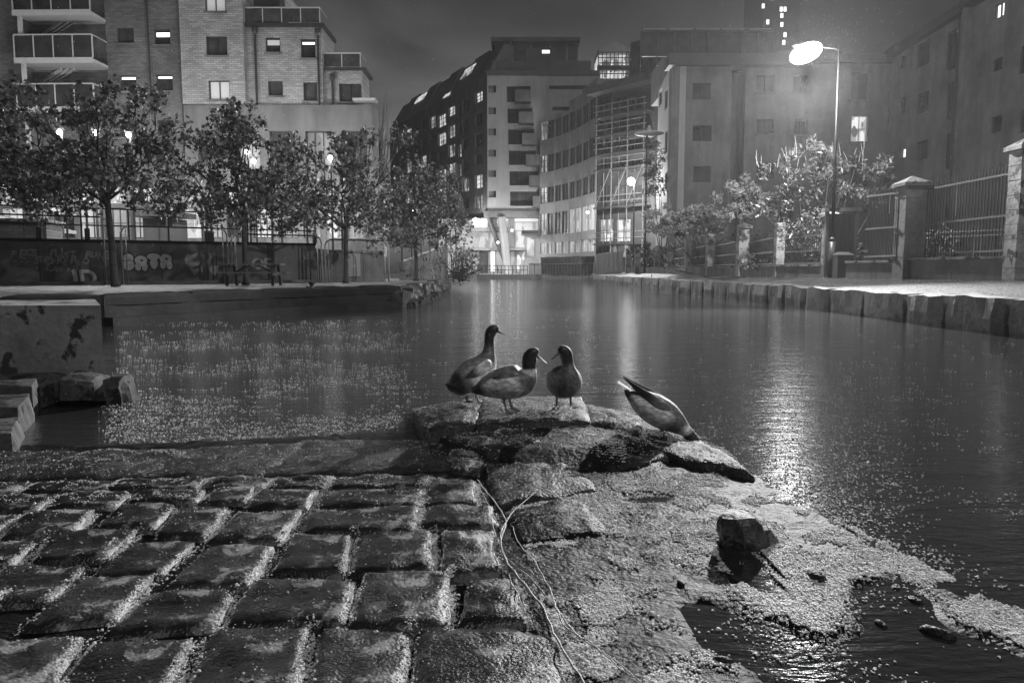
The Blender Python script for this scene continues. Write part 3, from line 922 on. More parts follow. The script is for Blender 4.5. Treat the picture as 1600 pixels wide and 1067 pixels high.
# flank with irregular windows
zf_t = zt2
fops = []
cols = [(742,754,0),(722,733,0),(716,721,1),(700,711,0),(684,697,1),(671,681,0),(658,666,0),(646,654,1),(634,643,0)]
def fy(px, k):     # photo row k at column px of the receding flank
    base = 135+33.2*k
    _d = fl.A.lerp(fl.B, max(0,min(1,fl.hit(px,400)[0]/fl.L))).y
    return 421-(421-base)*100/_d
kinds = {}
for ci,(xa,xb,off) in enumerate(cols):
    for k in range(6):
        ya = fy((xa+xb)/2,k)+ (6 if off else 1); yb = ya+ (22 if (k+ci)%3 else 17)*(.98-.02*ci)
        r = fl.rect(xa,ya,xb,yb); fops.append(r)
        kinds[len(fops)-1] = 'lit' if (ci*7+k*5+ci*k)%4 in (0,) or (ci in (3,4) and k in (0,1,3)) else ('soft' if (ci+k)%5==0 else 'dark')
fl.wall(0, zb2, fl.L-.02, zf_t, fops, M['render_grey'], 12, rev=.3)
for i,r in enumerate(fops): fl.window(r, kinds[i], 2, 3 if kinds[i]!='dark' else 1, rev=.3, fw=.07)
# mansard
mb = MB(); mb.box((.6,.7,zt2),(ff.L-1.2,10,z92)); ff.put(mb,'roof_band',M['mansard'])
mb = MB(); mb.box((-.1,-.1,zt2+.002),(ff.L-.1,12,zt2+.6)); ff.put(mb,'parapet',M['cladding_dark'])
mb = MB(); mb.box((1.0,2.0,z92),(ff.hit(905,80)[0],10,z50-.5)); mb.box((.5,1.4,z50-.5),(ff.hit(908,80)[0],11,z50)); ff.put(mb,'penthouse',M['mansard'])
for x0_,x1_,kd in ((774,822,'mid'),(872,902,'mid')):
    r = ff.rect(x0_,58,x1_,92)
    mb = MB(); mb.box((r[0],1.9,r[1]),(r[2],1.97,r[3])); o = ff.put(mb,'penthouse_window',M['glass_mid'])
    mb = MB(); mb.box(((r[0]+r[2])/2,1.86,r[1]),((r[0]+r[2])/2+.08,1.895,r[3])); ff.put(mb,'mullion',M['frame_light'],o)
r = ff.rect(848,72,860,77); mb = MB(); mb.box((r[0],1.9,r[1]),(r[2],1.98,r[3])); ff.put(mb,'roof_light',M['lit_bright'])
# sloped mansard along the flank
z0m, z1m = zf_t+.01, z50-.9
mb = MB()
n = 9
for i in range(n):
    a = fl.L*i/n; b = fl.L*(i+1)/n-.12
    top = z1m + (.35 if i%2 else 0)
    mb.add([(a,0,z0m),(b,0,z0m),(b,2.6,top),(a,2.6,top),(a,9,z0m),(b,9,z0m),(b,9,top),(a,9,top)],[(0,1,2,3),(3,2,6,7),(1,5,6,2),(4,0,3,7),(5,4,7,6)])
fl.put(mb,'mansard_roof',M['mansard'])
for px0,px1,ya,yb in ((633,648,141,162),(707,724,95,124),(692,702,143,162)):
    s0_,z0_ = fl.hit(px0,yb); s1_,z1_ = fl.hit(px1,ya); z0_ = max(z0_, z0m+.2)
    def sl(z): return 2.6*(z-z0m)/(z1m-z0m)-.14
    o = None
    mb = MB()
    for i in range(3):
        for j in range(3):
            sa = s0_+(s1_-s0_)*(i+.08)/3; sb = s0_+(s1_-s0_)*(i+.92)/3; za = z0_+(z1_-z0_)*(j+.08)/3; zc = z0_+(z1_-z0_)*(j+.92)/3
            mb.add([(sa,sl(za)-.05,za),(sb,sl(za)-.05,za),(sb,sl(zc)-.05,zc),(sa,sl(zc)-.05,zc),(sa,sl(za)+.04,za),(sb,sl(za)+.04,za),(sb,sl(zc)+.04,zc),(sa,sl(zc)+.04,zc)],[(0,1,2,3),(5,4,7,6),(0,4,5,1),(3,2,6,7),(1,5,6,2),(4,0,3,7)])
    fl.put(mb,'roof_window',M['lit'])
# open ground floors on slanted column
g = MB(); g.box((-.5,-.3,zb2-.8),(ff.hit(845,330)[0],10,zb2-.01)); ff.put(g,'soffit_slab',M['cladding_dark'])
g = MB(); g.box((-7,3,0),(ff.L,9,zb2-.81)); ff.put(g,'ground_floor_wall',M['render_light'])
def panel(f,x0_,y0_,x1_,y1_,m,y,name,dy=.1,parent=None):
    r = f.rect(x0_,y0_,x1_,y1_); mb = MB(); mb.box((r[0],y,r[1]),(r[2],y+dy,r[3])); return f.put(mb,name,M[m],parent)
for a in [(737,339,748,360,'lit_bright'),(750,339,760,360,'lit_bright'),(771,338,781,352,'lit'),(788,338,794,352,'lit'),(747,362,762,386,'lit_soft'),(765,362,782,386,'lit_soft'),
          (790,362,803,386,'cladding_dark'),(806,360,820,386,'lit_soft'),(766,392,772,424,'lit_bright'),(775,392,790,424,'lit_soft'),(798,392,806,424,'lit_soft'),(808,392,820,424,'lit'),
          (748,392,762,430,'glass_mid'),(804,332,842,344,'curtain'),(804,346,842,358,'lit_soft'),(824,370,836,400,'lit_soft'),(762,339,770,352,'cladding_dark'),(797,332,802,358,'cladding_dark')]:
    panel(ff,*a[:4],a[4],2.86,'shopfront_panel')
panel(ff,735,354,795,361,'cladding_dark',1.6,'floor_slab',1.2)
panel(ff,735,387,820,391,'render_mid',1.4,'floor_slab',1.4)
s_a,z_a = ff.hit(784,336); s_b,z_b = ff.hit(794,424)
mb = MB(); mb.tube([(s_b,-.2,.5),(s_a,-.2,zb2-.8)],.55,10); ff.put(mb,'slanted_column',M['render_light'])
mb = MB(); mb.tube([(s_b+.2,.6,.5),(s_a-1.8,1.6,zb2-.8)],.3,8); ff.put(mb,'slanted_column',M['cladding_dark'])
panel(ff,815,362,846,367,'metal_dark',-3.0,'entrance_canopy',5)

# rooftop glass box and dark stair tower behind
A3 = thing('rooftop_glass_room', 'lit glass rooftop room with lattice frame between corner block and dark tower', 'building', (14,105,0))
fg = Facade(A3, (at(932,400,104).x,104), (at(980,400,104).x,104))
zz0 = fg.hit(950,132)[1]; zz1 = fg.hit(950,82)[1]; zz2 = fg.hit(950,66)[1]
mb = MB(); mb.box((0,.05,0),(fg.L,6,zz0)); fg.put(mb,'wall',M['cladding_dark'])
mb = MB(); mb.box((0,.3,zz0),(fg.L-.2,5,zz1-.3)); fg.put(mb,'glazing',M['lit'])
mb = MB()
for i in range(9): x=fg.L*i/8; mb.box((x-.05,.05,zz0),(x+.05,.2,zz1))
for i in range(7): z=zz0+(zz1-zz0)*i/6; mb.box((0,.0,z-.05),(fg.L,.14,z+.05))
fg.put(mb,'lattice',M['frame_dark'])
mb = MB(); mb.box((-.2,-.5,zz0+(zz1-zz0)*.42),(fg.L+.2,.02,zz0+(zz1-zz0)*.56)); fg.put(mb,'walkway',M['frame_dark'])
mb = MB(); mb.add([(0,.1,zz1),(fg.L,.1,zz1),(fg.L,.1,zz1+.6),(fg.L*.55,.1,zz2),(0,.1,zz1+.5),(0,5,zz1),(fg.L,5,zz1),(fg.L,5,zz1+.6),(fg.L*.55,5,zz2),(0,5,zz1+.5)],
   [(0,1,2,3,4),(9,8,7,6,5),(0,5,6,1),(1,6,7,2),(2,7,8,3),(3,8,9,4),(4,9,5,0)]); fg.put(mb,'gable',M['render_light'])

# ---- curved office building
A4 = thing('curved_office', 'curved pale office with rising bands of dark ribbon windows beside the corner block', 'building', (3.7,98,0))
segs = [(843,98.5),(866,95.5),(888,92),(908,88),(929,83)]
ptsX = [(at(px,400,Y).x, Y) for px,Y in segs]
ztop4 = None
lastF = None
rowz = None
f_last = Facade(A4, ptsX[3], ptsX[4])
rz = []
for (ya,yb) in ((158,190),(217,248),(274,303),(321,360),(374,393)):
    rz.append((f_last.hit(920,yb)[1], f_last.hit(920,ya)[1]))
zt4 = f_last.hit(920,132)[1]
zt4l = Facade(A4, ptsX[0], ptsX[1]).hit(852,196)[1]
tops = [zt4l, zt4l+.6, zt4l+1.6, zt4, zt4]
for i in range(4):
    f = Facade(A4, ptsX[i], ptsX[i+1]); L_ = f.L
    nw = 2 if i else 2
    oo = []
    for k,(za,zb_) in enumerate(rz):
        for j in range(nw):
            if k == 4 and False: continue
            a = L_*(j+.08)/nw; b = L_*(j+.92)/nw
            oo.append((a,za,b,zb_,k,j))
    f.wall(.0, 0, L_-.004, zt4 if i==3 else zt4l+ (.9*i), [o[:4] for o in oo], M['render_mid'], 7, rev=.18)
    for o in oo:
        k=o[4]; kd='dark'
        if k==4: kd='soft'
        if k==3: kd = 'soft' if i>=2 else ('lit' if (i==0 and o[5]==0) else 'mid')
        if i==0 and o[5]==0 and k in (0,1,2): kd='lit' if k else 'soft'
        f.window(o[:4], kd, 2, 1 if kd!='lit' else 3, fr='frame_dark' if kd!='soft' else 'frame_light', fw=.07)
mbq = Facade(A4, ptsX[0], ptsX[4])
# low painted hoarding wall in front of the curved building
HW = thing('graffiti_hoarding', 'low hoarding wall with faded spray paint under the curved office', 'wall', (4,90,0))
fh = Facade(HW, (at(845,400,88).x,88), (at(930,400,79).x,79))
for i in range(8):
    mb = MB(); mb.box((fh.L*i/8,0,.4),(fh.L*(i+1)/8-.05,.2,2.5+.02*(i%3))); fh.put(mb,'panel',M['concrete_wall_pale' if i%3 else 'concrete'])

# ---- scaffolded building
A5 = thing('scaffolded_building', 'dark building wrapped in scaffolding, left of the tall grey rendered block', 'building', (9,74,0))
fs = Facade(A5, (at(931,400,76).x,76), (at(1024,400,70).x,70))
zr = fs.hit(980,140)[1]
lit_op = [fs.rect(936,342,958,378), fs.rect(962,342,985,378), fs.rect(950,385,975,400)]
dk = [fs.rect(937+j*24,ya,955+j*24,yb) for j in range(3) for ya,yb in ((150,172),(184,205),(213,232),(248,268),(290,316))]
fs.wall(0,0,fs.L,zr,lit_op+dk,M['cladding_dark'],8,rev=.2)
for o in lit_op: fs.window(o,'lit',2,2)
for i,o in enumerate(dk): fs.window(o,'mid' if i%4==1 else 'dark',2,1)
mb = MB(); mb.box((-.3,-1.4,zr),(fs.L,8,zr+.7)); fs.put(mb,'roof',M['mansard'])
r5 = fs.rect(972,30,1022,135)
mb = MB(); mb.box((r5[0],1.2,zr+.7),(r5[0]+1.2,3.2,r5[3]-1.5)); mb.box((r5[0]+1.5,1.5,zr+.7),(r5[2],3.4,r5[3]-3.0)); mb.box((r5[0]+1.25,1.4,zr+.7),(r5[0]+1.45,3.0,r5[3]-.4)); fs.put(mb,'lift_shaft',M['concrete_wall_dark'])
SC = thing('scaffolding', 'scaffold of tubes and boarded platforms on the dark building', 'scaffold', (9,72,0))
fc = Facade(SC, (at(930,400,74).x,74), (at(1003,400,70).x,70))
zlev = [fc.hit(965,y)[1] for y in (322,262,238,208,178)]
for k in range(4):
    for row in (0,1.2):
        s_ = fc.L*k/3; mb = MB(); mb.tube([(s_,row,.5),(s_,row,zlev[-1]+1.2)],.05,5); fc.put(mb,'upright',M['metal_grey'])
for z in zlev+[fc.hit(965,380)[1]]:
    mb = MB(); mb.box((-.3,-.05,z-.14),(fc.L+.3,1.25,z)); fc.put(mb,'platform',M['frame_dark'])
    for h in (.5,1.05):
        mb = MB(); mb.tube([(-.3,-.1,z+h),(fc.L+.3,-.1,z+h)],.045,5); fc.put(mb,'guard_rail',M['metal_grey'])
for k in range(3):
    mb = MB(); mb.tube([(fc.L*k/3,-.1,zlev[0]),(fc.L*(k+1)/3,-.1,zlev[1])],.04,5); fc.put(mb,'diagonal_brace',M['metal_grey'])
panel(fs,960,384,985,402,'lit_soft',-.12,'sign_panel',.08)

# ---- grey rendered block in the middle right and its wing
A6 = thing('rendered_block', 'tall grey rendered block with square windows behind the lit shrubs and street lamp', 'building', (12,52,0))
fp = Facade(A6, (at(1045,400,50).x,50), (at(1136,400,50).x,50))
zb6 = fp.hit(1090,104)[1]
w6 = [(1082,130,1111,156),(1082,196,1112,221),(1083,260,1111,285)]
fp.wall(0,0,fp.L,zb6,[fp.rect(*r) for r in w6]+[fp.rect(1084,325,1110,350)],M['render_mid'],1.0)
for i,r in enumerate(w6+[(1084,325,1110,350)]): fp.window(fp.rect(*r),'mid' if i in (0,2) else 'dark',2,1 if i else 1,fr='frame_dark',sill=False)
fside = Facade(A6, (at(1024,400,58).x,58), (at(1044.9,400,50.0).x,50.02))
zs6 = min(fside.hit(1035,92)[1], zb6+.3)
so = [fside.rect(1030,142,1034,165),fside.rect(1039,140,1043,170),fside.rect(1039,205,1043,240),fside.rect(1039,270,1043,296)]
fside.wall(0,0,fside.L-.02,zs6,so,M['render_light'],.9)
for o in so: fside.window(o,'dark',1,1)
mb = MB(); mb.box((-.3,-.35,zb6+.002),(fp.L+5,1.2,zb6+.75)); fp.put(mb,'parapet',M['cladding_dark'])
fr6 = Facade(A6, (at(1136.2,400,50.9).x,50.9), (at(1157,400,50.9).x,50.9))
fr6.wall(0,0,fr6.L,zb6-.2,[],M['render_grey'],10)
for x in (1137,1155):
    s_,_ = fr6.hit(x,200); mb = MB(); mb.box((s_-.12,-.25,.8),(s_+.12,-.02,zb6-.3)); fr6.put(mb,'downpipe',M['metal_dark'])
fm = Facade(A6, (at(1157.3,400,50.3).x,50.3), (at(1379,400,50.3).x,50.3))
zt6 = fm.hit(1280,100)[1]
wm = [((1182,118,1210,145),'mid'),((1182,187,1210,210),'mid'),((1182,255,1210,280),'dark'),((1330,112,1357,157),'mid'),((1330,181,1356,222),'lit'),((1330,250,1356,290),'dark'),
      ((1240,187,1262,210),'dark'),((1240,118,1262,145),'dark'),((1215,330,1240,360),'dark'),((1270,255,1292,290),'dark')]
fm.wall(0,0,fm.L,zt6,[fm.rect(*w[0]) for w in wm],M['render_mid'],12)
for r,k in wm: fm.window(fm.rect(*r),k,2,2 if k=='lit' else 1,fr='frame_light' if k=='lit' else 'frame_dark',sill=True)
mb = MB(); mb.box((-.01,-.4,zt6+.003),(fm.L+.2,12,zt6+.55)); fm.put(mb,'roof_edge',M['cladding_dark'])
# attic of glass screens on the roof
a0 = fp.hit(996,80); 
fa = Facade(A6, (at(996,400,52).x,52), (at(1200,400,52).x,52))
zA = fa.hit(1090,84)[1]; zB = fa.hit(1090,50)[1]; zC = fa.hit(1090,38)[1]
mb = MB(); mb.box((0,.1,zb6+.78 if False else zA-.2),(fa.L,.16,zB)); fa.put(mb,'glass_screen',M['glass_mid'])
mb = MB()
for i in range(9): x = fa.L*i/8; mb.box((x-.04,-.02,zA-.8),(x+.04,.09,zB))
mb.box((0,-.04,zB),(fa.L,.2,zB+.14)); mb.box((0,-.02,zA-.2),(fa.L,.06,zA-.1)); fa.put(mb,'screen_frame',M['cladding_dark'])
for i in range(5):
    a = fa.L*i/5+.1; b = fa.L*(i+1)/5-.1
    mb = MB(); mb.add([(a,.1,zB+.16),(b,.1,zB+.16),(b+.2,.9,zC),(a+.2,.9,zC),(a,.2,zB+.16),(b,.2,zB+.16),(b+.2,1.0,zC),(a+.2,1.0,zC)],[(0,1,2,3),(5,4,7,6),(3,2,6,7),(1,5,6,2),(4,0,3,7)]); fa.put(mb,'canopy_panel',M['render_light'])
mb = MB(); mb.box((2.4,3,zb6-.2),(fa.L-.5,9,zB-.4)); fa.put(mb,'attic_wall',M['render_grey'])

# wing running towards the camera
A7 = thing('right_wing', 'stuccoed apartment wing at right edge receding with small windows and dark downpipe', 'building', (24.8,42,0))
fwg = Facade(A7, (24.95,50.2), (24.55,41.4))
zw = fwg.hit(1430,70)[1]
ww = [((1378,101,1391,130),'curtain',2),((1407,86,1415,107),'dark',1),((1433,67,1452,103),'dark',1),((1408,152,1415,178),'dark',1),((1433,146,1451,176),'mid',2),((1386,177,1390,192),'lit',1),
      ((1407,232,1415,247),'bright',1),((1433,221,1450,250),'dark',1),((1433,300,1450,330),'dark',1),((1384,240,1390,262),'soft',1),((1376,305,1392,335),'soft',2)]
fwg.wall(0,0,fwg.L,zw,[fwg.rect(*w[0]) for w in ww],M['stucco'],10)
for r,k,c in ww: fwg.window(fwg.rect(*r),k,c,1,fr='frame_dark' if k!='curtain' else 'frame_light',fw=.05)
mb = MB(); mb.box((-1,-.45,zw),(fwg.L+.2,10,zw+.5)); fwg.put(mb,'eaves',M['cladding_dark'])
s_ = fwg.hit(1468,200)[0]
mb = MB(); mb.tube([(fwg.L-.18,-.2,.8),(fwg.L-.18,-.2,zw-.2)],.17,8); fwg.put(mb,'downpipe',M['metal_dark'])
fw2_ = Facade(A7, (24.2,41.3), (24.0,34.0))
zw2 = zw+4.5
ww2 = [((1478,47,1498,105),'dark',1),((1478,126,1497,183),'mid',1),((1476,207,1495,263),'mid',1),((1476,287,1495,340),'soft',2),((1553,5,1569,28),'bright',2),((1552,92,1566,111),'dark',1),((1550,182,1565,207),'dark',1),((1594,170,1612,206),'lit',1),((1594,70,1612,113),'dark',1)]
fw2_.wall(0,0,fw2_.L+4,zw2,[fw2_.rect(*w[0]) for w in ww2],M['stucco'],10)
for r,k,c in ww2: fw2_.window(fw2_.rect(*r),k,c,1 if c==1 else 1,fr='frame_dark',fw=.06)
mb = MB(); mb.box((.0,.02,.8),(.16,3,zw2)); fw2_.put(mb,'return_wall',M['stucco'])
mb = MB(); mb.box((fw2_.hit(1520,20)[0],-.7,fw2_.hit(1545,-2)[1]),(fw2_.L+4,.05,fw2_.hit(1545,-2)[1]+.5)); fw2_.put(mb,'eaves',M['cladding_dark'])
# bay made up along the wall's diagonal shadow edge, left unbuilt
s0_ = fw2_.hit(1528,300)[0]
zl = fw2_.hit(1528,98)[1]
mb = MB(); mb.add([(s0_,-.35,.8),(s0_+7,-.35,.8),(s0_+7,-.35,zl+.2),(s0_,-.35,zl),(s0_,0,.8),(s0_+7,0,.8),(s0_+7,0,zl+.2),(s0_,0,zl)],[(3,2,6,7),(4,0,3,7)]) 
# tower block far behind
A8 = thing('tower_block', 'distant dark tower block with scattered lit windows behind the street lamp glare', 'building', (55,160,0))
ft = Facade(A8, (at(1182,400,160).x,160), (at(1236,400,160).x,160))
tw = []
for i,(x,ys) in enumerate(((1197,(30,45,62,75)),(1204,(-8,)),(1218,(10,)),(1219,(20,34)),(1224,(10,50)),(1203,(56,70)),(1190,(5,)),(1211,(-12,)),(1222,(62,)))):
    for y in ys: tw.append((x,y,x+6,y+9))
tops_ = [ft.rect(*t) for t in tw]
ft.wall(0,0,ft.L,66,tops_,M['cladding_dark'],14)
for o in tops_: ft.window(o,'bright',1,1,fw=.1)

# ------------------------------------------------------------------ graffiti wall and yard on the left
gA = Vector((at(-420,400,23).x, 23.0)); gB = Vector((at(494,400,32.0).x, 32.0))
GW = thing('graffiti_wall', 'long dark retaining wall with spray-painted letters behind the three quay trees', 'wall', (gA.x,gA.y,0))
fgw = Facade(GW, gA, gB)
GZ = 2.12
npan = 9
for i in range(npan):
    mb = MB(); mb.box((fgw.L*i/npan,0,.3),(fgw.L*(i+1)/npan-.02,.35,GZ)); fgw.put(mb,'wall_panel',M['concrete_wall_dark'])
mb = MB(); mb.box((0,-.04,GZ+.002),(fgw.L,.4,GZ+.09)); fgw.put(mb,'coping',M['stone_quay'])
mb = MB(); mb.box((0,-.6,.3),(fgw.L,-.02,.66)); fgw.put(mb,'plinth',M['concrete_wall_pale'])
GW2 = thing('pale_wall', 'paler lower stretch of wall with a round sign, right of the third quay tree', 'wall', (gB.x,gB.y,0))
gC = Vector((at(600,400,35.0).x, 35.0))
fgw2 = Facade(GW2, gB+Vector((.05,.3)), gC)
for i in range(3):
    mb = MB(); mb.box((fgw2.L*i/3,0,.3),(fgw2.L*(i+1)/3-.02,.3,1.85)); fgw2.put(mb,'wall_panel',M['concrete_wall_pale'])
mb = MB(); mb.box((0,-.06,1.852),(fgw2.L,.34,1.96)); fgw2.put(mb,'coping',M['concrete'])
r = fgw2.rect(542,396,562,432); mb = MB(); mb.box((r[0],-.05,r[1]),(r[2],-.003,r[3])); o = fgw2.put(mb,'board',M['render_light'])
cx_ = (r[0]+r[2])/2; cz_ = (r[1]+r[3])/2
mb = MB(); mb.add([(cx_+.14*math.cos(t*math.pi/8),-.055,cz_+.14*math.sin(t*math.pi/8)) for t in range(16)],[tuple(range(16))]); fgw2.put(mb,'round_mark',M['graffiti_dim'],o)

def text_mesh(txt, size, offset, name, m, parent, loc, shear=0, thick=.004, space=1.0, res=6):
    cu = bpy.data.curves.new(name, 'FONT'); cu.body = txt; cu.size = size; cu.offset = offset; cu.extrude = thick; cu.shear = shear; cu.space_character = space
    cu.resolution_u = res; cu.fill_mode = 'BOTH'
    tmp = bpy.data.objects.new(name, cu); C.objects.link(tmp)
    dg = bpy.context.evaluated_depsgraph_get(); dg.update()
    me = bpy.data.meshes.new_from_object(tmp.evaluated_get(dg))
    bpy.data.objects.remove(tmp); bpy.data.curves.remove(cu)
    me.materials.clear(); me.materials.append(M[m])
    o = bpy.data.objects.new(name, me); C.objects.link(o); o.parent = parent
    o.rotation_euler = (R(90),0,0); o.location = loc
    return o
# child holder oriented to the wall: letters are placed in the wall's own frame
def on_wall(f, o, s_, z, y=-.012):
    o.location = Vector(f.loc) + Vector((f.d.x*s_ + f.d.y*(-y)*1.0, f.d.y*s_ - f.d.x*(-y), z))
    o.rotation_euler = (R(90),0,f.ang)
    return o
r = fgw.rect(191,397,269,422)
hgt_ = r[3]-r[1]
# round throw-up letters, built as overlapping flat blobs with dark outline and inner strokes
def blob(f, parent, s_, z, pts, m, y, name):
    mb = MB(); n = len(pts)
    mb.add([(s_+x, y, z+q) for x,q in pts], [tuple(range(n))])
    mb.add([(s_+x, y+.004, z+q) for x,q in pts], [tuple(range(n))[::-1]])
    return f.put(mb, name, M[m], parent)
def ell(rx, rz, cx=0, cz=0, n=20): return [(cx+rx*math.cos(2*math.pi*i/n), cz+rz*math.sin(2*math.pi*i/n)) for i in range(n)]
wd = (r[2]-r[0])/4.15
def letter(kind, s_, z, w, h, parent):
    bl = {'S':[ell(.42*w,.27*h,0,.24*h),ell(.50*w,.34*h,-.02*w,-.18*h)],
          'A':[ell(.52*w,.30*h,0,.16*h),ell(.26*w,.26*h,-.26*w,-.22*h),ell(.25*w,.27*h,.28*w,-.24*h),ell(.3*w,.2*h,0,-.02*h)],
          'T':[ell(.56*w,.20*h,0,.28*h),ell(.33*w,.40*h,.02*w,-.10*h)]}[kind]
    for k,b in enumerate(bl):
        big = [(x*1.0+(.035 if x>sum(p[0] for p in b)/len(b) else -.035), q+(.035 if q>sum(p[1] for p in b)/len(b) else -.035)) for x,q in b]
        blob(fgw, parent, s_, z, big, 'graffiti_ink', -.006, 'letter_outline')
    for k,b in enumerate(bl): blob(fgw, parent, s_, z, b, 'graffiti_pale', -.011-.0006*k, 'letter')
    if kind == 'A':
        blob(fgw,parent,s_,z,ell(.13*w,.07*h,.05*w,.16*h,10),'graffiti_ink',-.016,'letter_hole'); blob(fgw,parent,s_,z,ell(.05*w,.13*h,.0*w,-.33*h,8),'graffiti_ink',-.0165,'letter_hole')
        q = [(-.28*w,-.05*h),(-.1*w,-.12*h),(-.05*w,-.25*h),(-.08*w,-.12*h),(-.27*w,-.02*h)]; blob(fgw,parent,s_,z,q,'graffiti_ink',-.017,'letter_line')
    if kind == 'S':
        q = [(.05*w,.30*h),(.30*w,.12*h),(.34*w,.05*h),(-.05*w,.08*h),(-.2*w,.02*h),(.0,.14*h)]; blob(fgw,parent,s_,z,q,'graffiti_dim',-.016,'letter_line')
        q = [(-.45*w,.08*h),(-.2*w,.02*h),(.42*w,.02*h),(.1*w,.06*h),(-.15*w,.06*h)]; blob(fgw,parent,s_,z,q,'graffiti_ink',-.0165,'letter_line')
    if kind == 'T':
        q = [(-.5*w,.14*h),(-.3*w,.10*h),(-.24*w,-.05*h),(-.27*w,.08*h),(-.5*w,.11*h)]; blob(fgw,parent,s_,z,q,'graffiti_ink',-.016,'letter_line')
        q = [(.5*w,.14*h),(.33*w,.10*h),(.3*w,-.05*h),(.27*w,.12*h)]; blob(fgw,parent,s_,z,q,'graffiti_ink',-.0165,'letter_line')
zc_ = (r[1]+r[3])/2
sh_ = r[0]+wd*.5
for k,(ch,dz) in enumerate((('S',0),('A',-.04),('T',.04),('A',.03))):
    letter(ch, sh_+wd*1.04*k, zc_+dz, wd, hgt_, None)
# faded tags
r = fgw.rect(288,394,345,432)
w_ = r[2]-r[0]; h_ = r[3]-r[1]; cz = (r[1]+r[3])/2; cs = r[0]
def poly_(pts, m='graffiti_dim', y=-.01):
    blob(fgw, None, cs, r[1], [(x*w_, q*h_) for x,q in pts], m, y, 'painted_letter')
poly_([(.02,.72),(.10,.95),(.18,.85),(.38,.98),(.36,.86),(.22,.66),(.40,.62),(.46,.70),(.42,.5),(.28,.42),(.16,.34),(.30,.30),(.40,.34),(.36,.16),(.26,.02),(.22,.14),(.14,.34),(.10,.46),(.02,.56)])
poly_([(.46,.96),(.56,.90),(.53,.66),(.56,.5),(.52,.3),(.50,.04),(.45,.22),(.44,.4),(.49,.56)], y=-.0105)
poly_([(.66,.95),(.82,1.0),(.80,.84),(.70,.66),(.72,.50),(.80,.42),(.98,.44),(.92,.30),(.86,.10),(.80,.0),(.72,.16),(.64,.36),(.60,.6),(.68,.78)], y=-.011)
for s_px,txt,sz,ypx,mm,shear in ((16,'FECS JUST RUNS',.34,402,'graffiti_dim',.1),(20,'-- STO KERSO',.30,413,'graffiti_dim',0),(70,'LAW AU',.26,423,'graffiti_dim',.2),(150,'DUCIO',.2,400,'graffiti_dim',0)):
    s_,z_ = fgw.hit(s_px,ypx)
    for ch in txt:
        if ch != ' ':
            sc_ = random.uniform(.8,1.35)
            o = text_mesh(ch,sz*sc_,random.uniform(.008,.02),'painted_letter',mm,GW,(0,0,0),random.uniform(-.2,.4)); on_wall(fgw,o,s_,z_+random.uniform(-.06,.06))
            o.rotation_euler = (Matrix.Rotation(fgw.ang,3,'Z') @ Matrix.Rotation(R(90),3,'X') @ Matrix.Rotation(random.uniform(-.25,.25),3,'Z')).to_euler()
        s_ += sz*.68*random.uniform(.8,1.15)
s_,z_ = fgw.hit(110,445); o = text_mesh('1D',.78,.03,'painted_letters','graffiti_pale',GW,(0,0,0),-.1,space=.8); on_wall(fgw,o,s_,z_)
s_,z_ = fgw.hit(392,420); o = text_mesh('OE',.62,.02,'painted_letters','graffiti_dim',GW,(0,0,0),.1,space=.9); on_wall(fgw,o,s_,z_)

# raised yard behind the wall
tag(sheet('upper_yard', [(gA.x-.05,gA.y+.32,GZ-.12),(gB.x,gB.y+.3,GZ-.12),(gB.x,43.5,GZ-.12),(-60,43.5,GZ-.12)], M['render_mid'], 1.8), kind='structure')
# railing on the wall
for j,(a,b,lab) in enumerate(((0,.52,'grey steel railing on the graffiti wall, stretch left of the first quay tree'),(.53,.76,'grey steel railing on the graffiti wall above the bubble letters'),(.77,1.0,'grey steel railing on the graffiti wall above the picnic table'))):
    rl = thing('railing', lab, 'railing', (gA.x,gA.y,0), group='railings on the graffiti wall')
    fr_ = Facade(rl, gA, gB)
    s0_ = fgw.L*a; s1_ = fgw.L*b; n = max(2,int((s1_-s0_)/1.25))
    for i in range(n+1):
        x = s0_+(s1_-s0_)*i/n
        mb = MB(); mb.box((x-.03,.12,GZ+.09),(x+.03,.18,GZ+1.25)); fr_.put(mb,'post',M['metal_dark' if i%3 else 'metal_grey'])
        if i%3 == 0:
            mb = MB(); mb.box((x-.09,.08,GZ+.09),(x+.09,.22,GZ+.5)); fr_.put(mb,'post_foot',M['metal_dark'])
    for z in (.62,1.25):
        mb = MB(); mb.tube([(s0_-.05,.15,GZ+z),(s1_+.05,.15,GZ+z)],.028,6); fr_.put(mb,'rail',M['metal_dark'])
